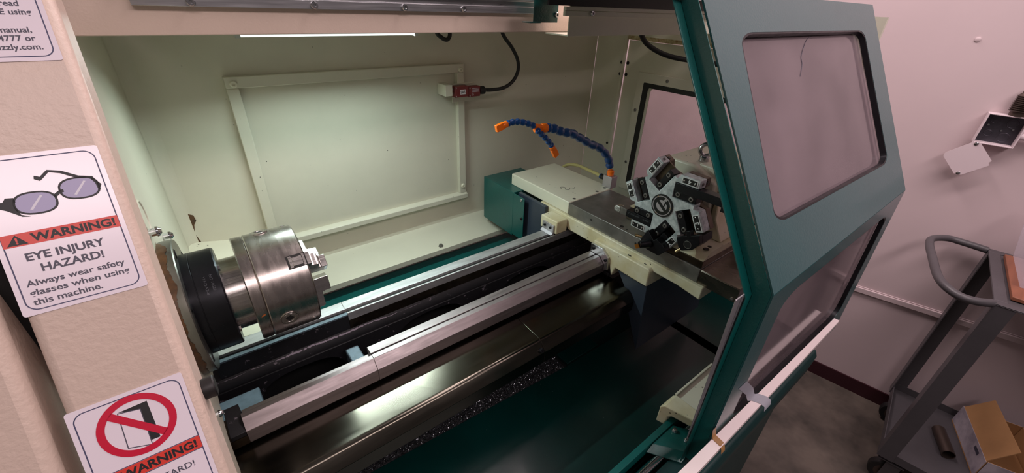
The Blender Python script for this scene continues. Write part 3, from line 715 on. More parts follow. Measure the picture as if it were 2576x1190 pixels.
for ang in (75, 195, 315):
    a = math.radians(ang); u = Vector((0, math.cos(a), math.sin(a)))
    c = around(0.0505, 0.1010, ang)
    MB().lathe(c, u, [(0, 0.0165), (0.0022, 0.0165), (0.0022, 0.0155), (0.0012, 0.0150), (0.0012, 0.0145), (0.0028, 0.0140), (0.0028, 0.0095), (0.0010, 0.0088)], 36).build('pinion', 'steel', CH)
    mx = frame_axes(c, (1, 0, 0), u.cross(Vector((1, 0, 0))), u) @ Matrix.Rotation(0.6, 4, 'Z')
    MB().box(-0.0052, 0.0052, -0.0052, 0.0052, 0.0012, 0.0022, mx).build('square_socket', 'socket', CH)
    c2 = around(0.091, 0.1024, ang - 3 if ang != 195 else ang + 17)
    MB().lathe(c2, (c2 - axial(0.091)), [(0, 0.0042), (0.0006, 0.0042), (0.0010, 0.0030)], 20).build('dowel_plug', 'steel', CH)
q = MB().prism('z', [(0.008, -0.002), (0.012, 0.0022), (0.016, 0.0012), (0.014, -0.0012)], 0.0000, 0.0003, frame_axes(around(0.0, 0.1022, 180), (1, 0, 0), (0, 0, 1), (0, -1, 0)))
q.build('rust_spot', material('orange_rust', srgb(170, 92, 40), 0.6), CH)

# ================================================================== carriage
CA = thing('lathe_carriage', (1.05, 0.75, -0.27), 'cream saddle and steel cross slide riding on the bed ways', 'carriage')
MB().prism('x', [(1.02, 0.0605), (0.37, 0.0605), (0.37, 0.022), (0.44, 0.030), (0.52, 0.030), (0.70, 0.038), (0.735, 0.012), (0.87, 0.012), (0.885, 0.036), (1.02, 0.036)], 0.952, 1.19).build('saddle_beam', 'saddle', CA, 0.003, 35, 2)
wg = [(0.735, 0.040), (0.525, 0.0425), (0.519, 0.036), (0.518, -0.018), (0.600, -0.018), (0.635, -0.016), (0.647, -0.052), (0.662, -0.012), (0.672, 0.004), (0.735, 0.006)]
MB().prism('x', wg, 0.935, 1.18).build('front_wing', 'saddle', CA, 0.004, 35, 3)
rwg = [(0.955, 0.050), (0.872, 0.052), (0.872, 0.004), (0.895, 0.003), (0.955, 0.003)]
MB().prism('x', rwg, 0.900, 0.951).build('rear_wing', 'saddle', CA, 0.004, 35, 3)
MB().prism('x', [(1.02, 0.036), (0.955, 0.036), (0.955, -0.10), (1.02, -0.10)], 0.952, 1.19).build('rear_keeper', 'saddle', CA, 0.003)
for x, y, r in ((0.951, 0.605, 0.0075), (0.953, 0.548, 0.0075), (0.953, 0.579, 0.003)):
    q = MB(); q.cyl((x + 0.004, y, 0.0421), (x + 0.004, y, 0.0432), r, 24); q.build('bolt_hole', 'socket', CA)
for x, y in ((0.972, 0.565), (0.972, 0.64), (0.966, 0.70)):
    q = MB(); q.cyl((x, y, 0.0418), (x, y, 0.0430), 0.0015, 10); q.build('pin_hole', 'socket', CA)
ap = [(0.634, -0.019), (0.5215, -0.0185), (0.508, -0.268), (0.565, -0.145), (0.567, -0.105)]
MB().prism('x', ap, 0.9448, 1.32).build('apron', 'slate', CA, 0.0015)
MB().box(0.936, 0.951, 0.975, 1.131, -0.125, 0.0605).build('rear_apron', 'slate', CA, 0.002)
MB().box(0.94, 0.95, 0.66, 0.70, -0.10, -0.052).build('keeper_block', 'casting', CA, 0.002)
# cross slide and covers
MB().box(0.962, 1.176, 0.3945, 0.8855, 0.0608, 0.1045).build('cross_slide', 'darksteel', CA, 0.0018, 35, 2)
cv = MB(); cv.box(0.9615, 1.192, 0.8862, 1.2085, 0.0612, 0.1068); cv.build('rear_cover', 'coverpaint', CA, 0.0035, 35, 3)
MB().box(0.975, 1.18, 1.205, 1.21, -0.02, 0.0608).build('rear_way_cover', 'slate', CA)
fc = MB(); fc.box(0.9635, 1.175, 0.288, 0.3938, 0.1005, 0.1030); fc.box(0.9635, 0.9655, 0.288, 0.3938, 0.0600, 0.1005); fc.build('front_cover', 'sheet', CA, 0.0008)
MB().box(0.9660, 1.17, 0.2895, 0.2905, 0.060, 0.1003).build('cover_end', 'alu', CA)
q = MB(); screw(q, (0.9634, 0.299, 0.068), (-1, 0, 0), 0.004, 0.004); q.build('cover_screw', 'zinc', CA)
for x, y in ((0.998, 0.897), (1.115, 0.897), (1.165, 0.905)):
    q = MB(); q.lathe((x, y, 0.1069), (0, 0, 1), [(0, 0.0062), (0.0008, 0.0062), (0.0016, 0.0050), (0.0016, 0.0028), (0.0008, 0.0026), (0.0008, 0.0003)], 18); q.build('cover_screw', 'darksteel', CA)
for y, z in ((0.78, 0.085), (0.60, 0.083)):
    q = MB(); q.cyl((0.9618, y, z), (0.9609, y, z), 0.0032, 14); q.build('set_screw_hole', 'socket', CA)
q = MB(); q.cyl((0.978, 0.67, 0.1047), (0.978, 0.67, 0.1052), 0.0065, 20); q.build('slide_hole', 'socket', CA)
q = MB(); q.cyl((0.975, 0.648, 0.1047), (0.975, 0.648, 0.1052), 0.0025, 14); q.build('slide_hole', 'socket', CA)
q = MB(); q.tube([(1.02, 0.985, 0.1070), (1.030, 1.000, 0.1070), (1.042, 0.990, 0.1070), (1.030, 0.975, 0.1070), (1.040, 0.965, 0.1070), (1.055, 0.975, 0.1070), (1.066, 0.965, 0.1070), (1.075, 0.972, 0.1070)], 0.0007, 6); q.build('pen_scribble', 'inkblack', CA)
# way wipers
q = MB(); q.box(0.8935, 0.8995, 0.882, 0.938, 0.008, 0.036); q.prism('y', [(0.8935, 0.008), (0.8995, 0.008), (0.8995, 0.0008), (0.884, 0.0008)], 0.882, 0.938); q.build('way_wiper', 'alusatin', CA, 0.0008)
for y in (0.896, 0.924):
    q = MB(); screw(q, (0.8934, y, 0.024), (-1, 0, 0), 0.0048, 0.004); q.build('wiper_screw', 'blacksteel', CA)
wp = [(0.736, 0.0012), (0.736, 0.030), (0.690, 0.032), (0.662, 0.010), (0.659, -0.034), (0.6735, -0.040), (0.6735, -0.0185), (0.694, 0.0018)]
MB().prism('x', wp, 0.926, 0.9345).build('way_wiper', 'alu', CA, 0.0008)
for y, z in ((0.722, 0.018), (0.670, -0.002)):
    q = MB(); screw(q, (0.9258, y, z), (-1, 0, 0), 0.0048, 0.004); q.build('wiper_screw', 'blacksteel', CA)
MB().prism('x', [(0.7375, 0.0009), (0.695, 0.0009), (0.6748, -0.0193), (0.6748, -0.050), (0.671, -0.050), (0.671, -0.018), (0.693, 0.0045), (0.7375, 0.0045)], 0.9345, 0.9352).build('felt_seal', 'black', CA)
# motor box behind
mh = MB(); mh.box(0.915, 1.112, 1.135, 1.335, -0.125, 0.062); mh.box(0.915, 0.9175, 1.068, 1.135, -0.118, 0.0605); mh.build('motor_housing', 'green', CA, 0.002)
for y, z in ((1.083, 0.050), (1.078, -0.026)):
    q = MB(); screw(q, (0.9148, y, z), (-1, 0, 0), 0.0052, 0.005); q.build('housing_screw', 'zinc' if z > 0 else 'blacksteel', CA)

# ================================================================== tool turret
XF = 0.950; CY, CZ = 0.5374, 0.2369; KT = 0.9645
def st(i, u, v):
    """station i: turret-face coordinates (u to the operator, v up, metres) to y, z"""
    a = math.radians(-60 * i)
    U = u * math.cos(a) - v * math.sin(a); V = u * math.sin(a) + v * math.cos(a)
    return (CY - U * KT, CZ + V * KT)
def slot(i, along, cross):
    """coordinates inside a tool slot: along from its floor outward, cross from its left wall"""
    return st(i, -0.0575 + 0.496 * along + 0.868 * cross, 0.0585 + 0.868 * along - 0.496 * cross)
def stm(i, x=XF):
    """local frame on a number plate: x along the plate reading direction, y up the digit, z towards the chuck"""
    o = st(i, -0.0483, 0.0990); a = st(i, -0.0483 + 0.0496, 0.0990 + 0.0868)
    d = -Vector((0, a[0] - o[0], a[1] - o[1])).normalized()
    return frame_axes((x, o[0], o[1]), d, Vector((-1, 0, 0)).cross(d), (-1, 0, 0))
TU = thing('tool_turret', (1.07, 0.545, 0.104), 'six station tool turret with numbered plates on the cross slide', 'tool turret')
MB().prism('z', [(0.965, 0.3948), (1.14, 0.3948), (1.14, 0.70), (1.035, 0.70), (1.035, 0.50), (0.965, 0.50)], 0.1048, 0.1258).build('base_plinth', 'oilsteel', TU, 0.0012)
MB().prism('y', [(0.9655, 0.1262), (0.9655, 0.1275), (0.995, 0.147), (1.1395, 0.147), (1.1395, 0.1262)], 0.3952, 0.490).build('base_flange', 'saddle', TU, 0.0015)
MB().box(1.0355, 1.1395, 0.4905, 0.70, 0.1262, 0.147).build('flange_rear', 'saddle', TU, 0.0015)
for x, y, r in ((0.997, 0.4106, 0.0080), (1.017, 0.4125, 0.0055), (1.122, 0.4153, 0.0095)):
    q = MB(); q.lathe((x, y, 0.1471), (0, 0, 1), [(0, r), (0.0006, r)], 28); q.build('bolt_recess', 'socket', TU)
    q = MB(); q.torus((x, y, 0.1474), (0, 0, 1), r * 0.8, r * 0.16, 26, 8); q.build('recess_lip', 'oilsteel', TU)
hp = [(0.622, 0.333), (0.532, 0.333), (0.462, 0.300), (0.455, 0.1475), (0.622, 0.1475)]
MB().prism('x', hp, 1.0555, 1.33).build('turret_housing', 'coverpaint', TU, 0.006, 35, 3)
MB().prism('x', [(0.53, 0.3345), (0.424, 0.3345), (0.424, 0.285), (0.468, 0.270), (0.53, 0.270)], 1.075, 1.33).build('housing_cap', 'coverpaint', TU, 0.004, 35, 3)
MB().prism('x', [(0.454, 0.27), (0.444, 0.27), (0.436, 0.205), (0.405, 0.1475), (0.454, 0.1475)], 1.06, 1.32).build('housing_skirt', 'saddle', TU, 0.003)
MB().lathe((1.0010, CY, CZ), (1, 0, 0), [(0, 0.055), (0.054, 0.055)], 64).build('turret_hub', 'oilsteel', TU)
q = MB(); q.box(1.335, 1.43, 0.335, 0.455, 0.20, 0.335); q.build('turret_motor', 'slate', TU, 0.008)
q = MB(); q.lathe((1.3345, 0.395, 0.285), (-1, 0, 0), [(0, 0.024), (0.006, 0.024), (0.010, 0.018)], 24); q.build('motor_cap', 'alusatin', TU)
sector = [(-0.0725, 0.0800), (-0.0445, 0.1275), (-0.0244, 0.1166), (-0.0575, 0.0585), (-0.0195, 0.0365), (0.0150, 0.0940), (0.0240, 0.0885)]
star = [st(i, u, v) for i in range(6) for u, v in sector]
drum = [st(i, u, v) for i in range(6) for u, v in ((-0.0725, 0.0800), (-0.0445, 0.1275), (-0.0244, 0.1166), (-0.020, 0.096), (0.016, 0.0850))]
DISC = MB().prism('x', star, XF, XF + 0.030).build('turret_disc', 'disc', TU, 0.0012)
MB().prism('x', drum, XF + 0.0302, XF + 0.0505).build('turret_drum', 'oilsteel', TU, 0.001)
def plate_digit(i, digit):
    m = stm(i, XF - 0.0002)
    p = MB().box(-0.0215, 0.0215, -0.0088, 0.0088, 0, 0.0016, m).build('number_plate', 'platewhite', TU, 0.0004)
    MB().box(-0.0192, 0.0192, -0.0068, 0.0068, 0.00165, 0.0020, m).build('plate_field', 'plateblack', p_parent(p))
    q = MB(); put_text(q, digit, m, 0.0098, 0.0, -0.0049, None, 'CENTER', 0.05, 0.0024); q.build('numeral', 'platewhite', p_parent(p))
    for s in (-1, 1):
        q = MB(); q.lathe(m @ Vector((0.0150 * s, 0.0005, 0.0020)), (-1, 0, 0), [(0, 0.0027), (0.0010, 0.0027), (0.0016, 0.0016)], 14); q.build('rivet', 'zinc', p_parent(p))
def p_parent(p):
    ORG[p.name] = ORG[TU.name]
    return p
for i, dgt in enumerate('543216'):
    plate_digit(i, dgt)
    wl = 0.060
    # clamp wedge along the slot's outer wall
    wdg = [slot(i, 0.002, 0.0235), slot(i, 0.066, 0.0235), slot(i, 0.066, 0.0425), slot(i, 0.002, 0.0425)]
    MB().prism('x', wdg, XF + 0.002, XF + 0.0298).build('clamp_wedge', 'blacksteel', TU, 0.0012)
    for al in (0.0145, 0.0535):
        y, z = slot(i, al, 0.0325)
        q = MB(); q.lathe((XF + 0.0019, y, z), (-1, 0, 0), [(-0.001, 0.0082), (0.0001, 0.0082)], 24); q.build('screw_recess', 'socket', TU)
        q = MB(); q.lathe((XF + 0.0018, y, z), (-1, 0, 0), [(0, 0.0064), (0.0022, 0.0064), (0.0030, 0.0055), (0.0030, 0.0034), (0.001, 0.0032), (0.001, 0.0003)], 20); q.build('clamp_screw', 'darksteel', TU)
        q = MB(); q.cyl((XF + 0.0008, y, z), (XF + 0.0006, y, z), 0.0032, 6); q.build('hex_socket', 'socket', TU)
    # slot floor lining
    MB().prism('x', [slot(i, 0.0004, 0.0005), slot(i, 0.066, 0.0005), slot(i, 0.066, 0.0233), slot(i, 0.0004, 0.0233)], XF + 0.026, XF + 0.0299).build('slot_floor', 'oilsteel', TU)
    for dx in (0.014, 0.036):
        y, z = st(i, -0.0245 + 0.006, 0.1166 - 0.003) if False else slot(i, 0.0672, -0.0115)
        q = MB(); n = Vector((0, slot(i, 1, 0)[0] - slot(i, 0, 0)[0], slot(i, 1, 0)[1] - slot(i, 0, 0)[1])).normalized()
        q.lathe((XF + dx, y, z), n, [(0, 0.0042), (0.0012, 0.0042), (0.0020, 0.0030), (0.0020, 0.0018), (0.0008, 0.0003)], 14); q.build('side_screw', 'darksteel', TU)
# medallion
MD = MB().lathe((XF - 0.0001, CY, CZ), (-1, 0, 0), [(0, 0.0322), (0.0024, 0.0322), (0.0030, 0.0316), (0.0030, 0.0003)], 56).build('medallion', 'plateblack', TU)
p_parent(MD)
q = MB(); q.lathe((XF - 0.0032, CY, CZ), (-1, 0, 0), [(0, 0.0278), (0.0004, 0.0278), (0.0004, 0.0256), (0.0, 0.0256), (0.0, 0.0278)], 56, cap=False); q.build('ring_line', 'alusatin', MD)
mm = frame_axes((XF - 0.0032, CY, CZ), (0, -1, 0), (0, 0, 1), (-1, 0, 0))
def arc(r, a0, a1, n=22): return [(r * math.cos(math.radians(a0 + (a1 - a0) * k / n)), r * math.sin(math.radians(a0 + (a1 - a0) * k / n))) for k in range(n + 1)]
rotm = mm @ Matrix.Rotation(math.radians(-38), 4, 'Z')
q = MB()
q.prism('z', arc(0.0162, -164, -16), 0, 0.0004, rotm)
up = [(-0.0156, 0.0043)] + arc(0.0162, 165, 95, 12) + [(-0.0006, 0.0114), (0.0042, 0.0043)]
q.prism('z', up, 0, 0.0004, rotm)
q.prism('z', [(0.0074, 0.0043), (0.0026, 0.0132)] + arc(0.0162, 62, 15, 10) + [(0.0156, 0.0043)], 0, 0.0004, rotm)
q.prism('z', [(-0.0002, 0.0154), (0.0038, 0.0246), (0.0094, 0.0230), (0.0096, 0.0180)], 0, 0.0004, mm @ Matrix.Rotation(math.radians(-8), 4, 'Z'))
q.build('emblem', 'alusatin', MD)
for a in (125, 5, 245):
    q = MB(); q.lathe((XF - 0.0032, CY - 0.0267 * math.cos(math.radians(a)), CZ + 0.0267 * math.sin(math.radians(a))), (-1, 0, 0), [(0, 0.0020), (0.0010, 0.0018), (0.0014, 0.0008)], 12); q.build('rivet', 'brass', MD)
# coolant nipples at the rim
for (y0, z0), (y1, z1) in (((0.5732, 0.1252), (0.5921, 0.1242)), ((0.4507, 0.1494), (0.461, 0.1338))):
    a = Vector((0.945, y0, z0)); b = Vector((0.938, y1, z1)); d = (b - a)
    q = MB(); q.lathe(a, d, [(0, 0.0028), (d.length * 0.5, 0.0028), (d.length * 0.5, 0.0044), (d.length, 0.0044), (d.length + 0.001, 0.002)], 14); q.build('coolant_nipple', 'brass', TU)
eb = thing('eye_bolt', (1.107, 0.536, 0.334), 'shiny lifting eye bolt on top of the turret housing', 'eye bolt')
MB().lathe((1.107, 0.536, 0.3345), (0, 0, 1), [(0, 0.0135), (0.0105, 0.0130), (0.013, 0.010)], 28).build('collar', 'zinc', eb)
MB().torus((1.107, 0.536, 0.3345 + 0.0305), (0.80, 0.50, 0.0), 0.0160, 0.0058, 48, 18).build('ring', 'zinc', eb)

# ------------------------------------------------------------------ tools held in the turret
def prism_at(i, pts, x0, x1, name, mat, parent, bev=0.0008):
    return MB().prism('x', [slot(i, a, c) for a, c in pts], x0, x1).build(name, mat, parent, bev)
p = slot(4, 0.07, 0.012)
T1 = thing('turning_tool', (0.99, p[0], p[1]), 'square shank turning tool pointing to the rear from station 1', 'cutting tool')
prism_at(4, [(0.001, 0.0006), (0.001, 0.0228), (0.087, 0.0228), (0.0880, 0.0008)], XF - 0.002, XF + 0.0255, 'shank', 'blacksteel', T1)
prism_at(4, [(0.0882, 0.0010), (0.0876, 0.0226), (0.1115, 0.0226), (0.1115, 0.0010)], XF - 0.0015, XF + 0.025, 'head', 'darksteel', T1, 0.0012)
prism_at(4, [(0.1118, 0.0015), (0.1118, 0.0222), (0.128, 0.0215), (0.1345, 0.0175), (0.136, 0.011), (0.133, 0.0030)], XF - 0.0018, XF + 0.016, 'insert', 'steel', T1, 0.0010)
m1 = Matrix(stm(4, XF - 0.0022)); p0 = slot(4, 0.082, 0.0135); m1[1][3] = p0[0]; m1[2][3] = p0[1]
q = MB(); put_text(q, 'SCLCR1616H09', m1, 0.0050, 0.0, -0.001, 0.040); put_text(q, '4L-4809', m1, 0.0042, 0.052, -0.001, 0.020); q.build('engraving', material('pale_engraving', srgb(104, 108, 114), 0.5, 0.3), T1)
p = slot(1, 0.10, 0.012)
T4 = thing('parting_tool', (0.99, p[0], p[1]), 'long black square tool shank clamped in station 4 and passing behind the green door', 'cutting tool')
prism_at(1, [(0.001, 0.0006), (0.001, 0.0230), (0.134, 0.0225), (0.134, 0.0340), (0.185, 0.0335), (0.185, 0.0006)], XF - 0.002, XF + 0.0255, 'shank', 'blacksteel', T4)
prism_at(1, [(0.172, 0.0338), (0.172, 0.0390), (0.184, 0.0390), (0.184, 0.0338)], XF, XF + 0.018, 'insert', 'gold', T4, 0.0004)
T2 = thing('insert_holder', (0.935, 0.52, 0.105), 'black block holder with a gold tipped insert tool at station 2', 'cutting tool')
b2 = [(0.5468, 0.1633), (0.5241, 0.1415), (0.5166, 0.1504), (0.5077, 0.1457), (0.4962, 0.1418), (0.4831, 0.1275), (0.5004, 0.1049), (0.5385, 0.106), (0.5563, 0.116), (0.5626, 0.1228), (0.5629, 0.1306), (0.555, 0.1494)]
MB().prism('x', b2, 0.925, 0.9485).build('holder_block', 'blacksteel', T2, 0.0010)
pg = [slot(3, a, c) for a, c in ((0.030, 0.002), (0.030, 0.0205), (0.069, 0.0205), (0.069, 0.002))]
MB().prism('x', pg, 0.949, 0.973).build('holder_shank', 'blacksteel', T2, 0.0008)
q = MB(); q.lathe((0.9248, 0.5340, 0.1285), (-0.90, 0.43, -0.05), [(0, 0.0125), (0.014, 0.0118), (0.020, 0.0108), (0.031, 0.0095)], 14); q.build('boring_stub', 'blacksteel', T2, 0.0008)
q = MB(); m2 = frame_axes((0.8965, 0.5475, 0.1240), (-0.70, 0.55, -0.45), (0.30, 0.80, 0.52), (0.64, 0.24, -0.72)); q.box(0, 0.011, -0.0060, 0.0060, -0.003, 0.002, m2); q.build('insert', 'gold', T2, 0.0005)
T3 = thing('boring_bar_holder', (0.95, 0.435, 0.147), 'black block with an empty round bore at station 3', 'tool holder')
b3 = [(0.468, 0.1762), (0.4423, 0.192), (0.4466, 0.2043), (0.4365, 0.2094), (0.4312, 0.1982), (0.4107, 0.2079), (0.4041, 0.1849), (0.4185, 0.1619), (0.4448, 0.1467), (0.455, 0.1513), (0.4621, 0.1644)]
MB().prism('x', b3, 0.934, 0.9485).build('holder_block', 'blacksteel', T3, 0.0010)
b3b = [(0.4322, 0.1925), (0.4095, 0.2040), (0.4043, 0.1849), (0.4187, 0.1621), (0.4448, 0.1478), (0.4478, 0.1500)]
MB().prism('x', b3b, 0.9488, 0.998).build('holder_body', 'blacksteel', T3, 0.0010)
q = MB(); q.lathe((0.9339, 0.4334, 0.1705), (-1, 0, 0), [(0, 0.0098), (0.0008, 0.0098)], 36); q.build('bore', 'socket', T3)
q = MB(); q.torus((0.9336, 0.4334, 0.1705), (1, 0, 0), 0.0100, 0.0007, 40, 8); q.build('bore_edge', 'darksteel', T3)

# ================================================================== coolant hose
CO = thing('coolant_hose', (1.19, 0.905, 0.107), 'blue segmented coolant hose with two orange nozzles above the carriage', 'coolant hose')
MB().box(1.174, 1.206, 0.885, 0.925, 0.1072, 0.1515).build('mounting_block', 'alusatin', CO, 0.001)
q = MB(); q.lathe((1.188, 0.905, 0.1517), (-0.06, 0, 1), [(0, 0.0105), (0.003, 0.0125), (0.006, 0.0110), (0.0075, 0.0128), (0.012, 0.0118), (0.0135, 0.0130), (0.018, 0.0125), (0.021, 0.0095)], 24); q.build('threaded_base', 'orangeplastic', CO)
def bead(a, d, L, R):
    q = MB(); d = Vector(d).normalized()
    q.lathe(Vector(a), d, [(0, R * 0.62), (L * 0.10, R * 0.86), (L * 0.28, R), (L * 0.48, R * 0.97), (L * 0.66, R * 0.78), (L * 0.86, R * 0.66), (L * 1.0, R * 0.56)], 22)
    return q
main = [(1.176, 0.172), (1.174, 0.197), (1.158, 0.226), (1.129, 0.254), (1.093, 0.277), (1.053, 0.291), (1.019, 0.310), (0.986, 0.327), (0.957, 0.343), (0.923, 0.349), (0.895, 0.360), (0.870, 0.371), (0.846, 0.374)]
for i in range(1, len(main)):
    a = Vector((main[i - 1][0], 0.905, main[i - 1][1])); b = Vector((main[i][0], 0.905, main[i][1])); d = b - a
    bead(a + d * 0.28 if i > 1 else a + d * 0.45, d, d.length * 1.14, 0.0145).build('hose_segment', 'blueplastic', CO)
q = MB(); q.lathe((0.845, 0.905, 0.374), (-1, 0, 0.16), [(0, 0.0125), (0.004, 0.0140), (0.012, 0.0140), (0.022, 0.0115)], 24)
q.lathe((0.832, 0.905, 0.376), (-0.95, 0, 0.30), [(0, 0.010), (0.020, 0.0085), (0.040, 0.0062)], 20)
q.lathe((0.832, 0.905, 0.376), (-0.80, 0, -0.05), [(0, 0.010), (0.020, 0.0085), (0.034, 0.0062)], 20)
q.build('splitter', 'orangeplastic', CO)
la = [(0.800, 0.384), (0.785, 0.392), (0.766, 0.399), (0.745, 0.405), (0.726, 0.4075), (0.708, 0.408), (0.697, 0.406)]
lb = [(0.800, 0.380), (0.798, 0.379), (0.810, 0.369), (0.825, 0.356), (0.841, 0.343), (0.856, 0.328), (0.866, 0.317)]
for path, y in ((la, 0.905), (lb[1:], 0.895)):
    for i in range(1, len(path)):
        a = Vector((path[i - 1][0], y, path[i - 1][1])); b = Vector((path[i][0], y, path[i][1])); d = b - a
        bead(a + d * 0.15, d, d.length * 1.2, 0.0094).build('hose_segment', 'blueplastic', CO)
def nozzle(a, b, up, name):
    a = Vector(a); b = Vector(b); d = (b - a).normalized(); L = (b - a).length
    q = MB(); q.lathe(a, d, [(0, 0.0075), (0.002, 0.0095), (L * 0.30, 0.0092), (L * 0.45, 0.0060)], 20)
    up = (Vector(up) - d * d.dot(Vector(up))).normalized(); sd = d.cross(up)
    q.box(L * 0.30, L, -0.0095, 0.0095, -0.0055, 0.0055, frame_axes(a, d, up, sd)); q.build(name, 'orangeplastic', CO, 0.001)
nozzle((0.697, 0.905, 0.406), (0.659, 0.905, 0.3965), (0, 0, 1), 'nozzle')
nozzle((0.864, 0.895, 0.3185), (0.888, 0.895, 0.283), (1, 0, 0.5), 'nozzle')
q = MB(); q.cyl((1.190, 0.9252, 0.134), (1.192, 0.948, 0.133), 0.0095, 20); q.build('hose_fitting', 'black', CO)
q = MB(); q.cyl((1.1921, 0.9482, 0.133), (1.1925, 0.952, 0.133), 0.0105, 20); q.build('fitting_collar', 'blueplastic', CO)
q = MB(); q.tube([(1.193, 0.9523, 0.133), (1.204, 1.00, 0.130), (1.216, 1.06, 0.126), (1.222, 1.11, 0.122), (1.214, 1.155, 0.110), (1.206, 1.18, 0.08), (1.204, 1.19, 0.02)], 0.0065, 14); q.build('feed_hose', 'hose', CO)

# ================================================================== sliding door
DO = thing('sliding_door', (1.0, 0.25, -0.116), 'teal green sliding door with two windows pushed to the right', 'sliding door')
sU = Vector((0, 0.5145, 0.8575)); nU = Vector((0, -0.8575, 0.5145))
mU = frame_axes((0, 0.1414, 0.334), (1, 0, 0), sU, nU)
def bil(quad, u, v):
    (x0, s0), (x1, s1), (x2, s2), (x3, s3) = quad     # bottom left, bottom right, top right, top left
    a = (x0 + (x1 - x0) * u, s0 + (s1 - s0) * u); b = (x3 + (x2 - x3) * u, s3 + (s2 - s3) * u)
    return (a[0] + (b[0] - a[0]) * v, a[1] + (b[1] - a[1]) * v)
def quad_frame(oq, iq, r=0.07, k=8):
    inn = rrect(0, 1, 0, 1, r, k); pr = rect_like(0, 1, 0, 1, (0, 1, 0, 1, r), k)
    return [bil(oq, *p) for p in pr], [bil(iq, *p) for p in inn]
oU = [(0.6187, 0.0), (1.347, 0.0), (1.402, 0.455), (0.6260, 0.455)]
iU = [(0.6762, 0.0935), (1.264, 0.084), (1.297, 0.3935), (0.7068, 0.3925)]
o_, i_ = quad_frame(oU, iU)
MB().ring('z', o_, i_, -0.0015, 0.0015, mU).build('upper_skin', 'greendoor', DO)
# lip around the upper window
li = [bil([(0.6790, 0.0970), (1.2615, 0.0875), (1.294, 0.3905), (0.7095, 0.3895)], *p) for p in rrect(0, 1, 0, 1, 0.07, 8)]
MB().ring('z', i_, li, -0.010, 0.0010, mU).build('window_lip', 'blacksteel', DO)
pq = [(0.655, 0.07), (1.29, 0.065), (1.325, 0.415), (0.685, 0.415)]
MB().prism('z', [bil(pq, *p) for p in rrect(0, 1, 0, 1, 0.05, 5)], -0.0145, -0.0115, mU).build('window_pane', 'pane', DO)
hq = [(0.772, 0.055), (1.30, 0.055), (1.345, 0.372), (0.826, 0.372)]
MB().prism('z', [bil(hq, *p) for p in rrect(0, 1, 0, 1, 0.05, 6)], -0.0235, -0.0205, mU).build('inner_guard', 'haze', DO)
q = MB(); q.tube([mU @ Vector((x, s, -0.0108)) for x, s in ((0.925, 0.315), (0.945, 0.336), (0.950, 0.352), (0.985, 0.378), (1.010, 0.388))], 0.0005, 6); q.build('scratch', 'ink', DO)
# lower skin, very slightly twisted forward at its right end
def twist(v): 
    t = (v[0] - 0.6187) / 0.728 * max(0, (0.334 - v[2])) / 0.434
    return (v[0], v[1] - 0.0118 * t, v[2])
oL = [(0.6187, -0.100), (1.347, -0.100), (1.347, 0.3335), (0.6187, 0.3335)]
iL = [(0.6900, -0.012), (1.281, -0.026), (1.281, 0.290), (0.6900, 0.300)]
o_, i_ = quad_frame(oL, iL, 0.10)
q = MB(); q.ring('y', o_, i_, 0.1399, 0.1429); q.v = [Vector(twist(v)) for v in q.v]; q.build('lower_skin', 'greendoor', DO)
q = MB(); lo = [bil([(0.6925, -0.0095), (1.2785, -0.0235), (1.2785, 0.2875), (0.6925, 0.2975)], *p) for p in rrect(0, 1, 0, 1, 0.10, 8)]
q.ring('y', i_, lo, 0.1405, 0.150); q.v = [Vector(twist(v)) for v in q.v]; q.build('window_lip', 'blacksteel', DO)
q = MB(); q.prism('y', [bil([(0.665, -0.035), (1.30, -0.045), (1.30, 0.31), (0.665, 0.32)], *p) for p in rrect(0, 1, 0, 1, 0.06, 5)], 0.1505, 0.1535); q.v = [Vector(twist(v)) for v in q.v]; q.build('window_pane', 'pane', DO)
q = MB(); q.prism('y', [bil([(0.672, -0.030), (1.29, -0.040), (1.29, 0.30), (0.672, 0.31)], *p) for p in rrect(0, 1, 0, 1, 0.06, 5)], 0.160, 0.1625); q.v = [Vector(twist(v)) for v in q.v]; q.build('inner_guard', 'haze', DO)
# left edge: side wall and the flange behind it
def prof(off):
    n1 = Vector((0.8575, -0.5145)); P0 = Vector((0.3758, 0.7242)) + n1 * off; P1y = 0.1414 + off
    z1 = 0.334 - off * (1 - 0.5145) / 0.8575 * 1.0
    return [(P0.x, P0.y), (P1y, z1), (P1y, -0.100)]
a = prof(0.0018); b = prof(0.0262)
MB().prism('x', a + b[::-1], 0.6187, 0.6205).build('edge_wall', 'green', DO, 0.0008)
a = prof(0.0264); b = prof(0.0282)
MB().prism('x', a + b[::-1], 0.6000, 0.6215).build('edge_flange', 'green', DO, 0.0006)
MB().prism('y', [(0.600, -0.03), (0.612, -0.03), (0.612, 0.325), (0.574, 0.325)], 0.1715, 0.1735).build('backing_strip', 'alusatin', DO, 0.0004)
MB().prism('y', [(0.6055, -0.03), (0.6062, -0.03), (0.5905, 0.325), (0.5895, 0.325)], 0.1707, 0.1714).build('strip_seam', 'alu', DO)
MB().box(0.5945, 1.402, 0.3765, 0.792, 0.7235, 0.7255).build('roof_sheet', 'green', DO, 0.0006)
MB().box(0.72, 1.60, 0.7935, 0.7995, 0.6955, 0.7225).build('shade_strip', 'black', DO)  # black strip added for the dark void between rail and roof
q = MB(); q.box(0.715, 0.792, 0.838, 0.841, 0.658, 0.7234); q.box(0.682, 0.7152, 0.812, 0.841, 0.658, 0.6602); q.box(0.715, 0.792, 0.7935, 0.8378, 0.7205, 0.7234); q.build('roller_bracket', 'green', DO, 0.0006)
q = MB(); q.lathe((0.785, 0.8378, 0.675), (0, -1, 0), [(0, 0.006), (0.004, 0.006), (0.006, 0.005), (0.006, 0.0028), (0.003, 0.0026), (0.003, 0.0002)], 18); q.build('bracket_screw', 'zinc', DO)
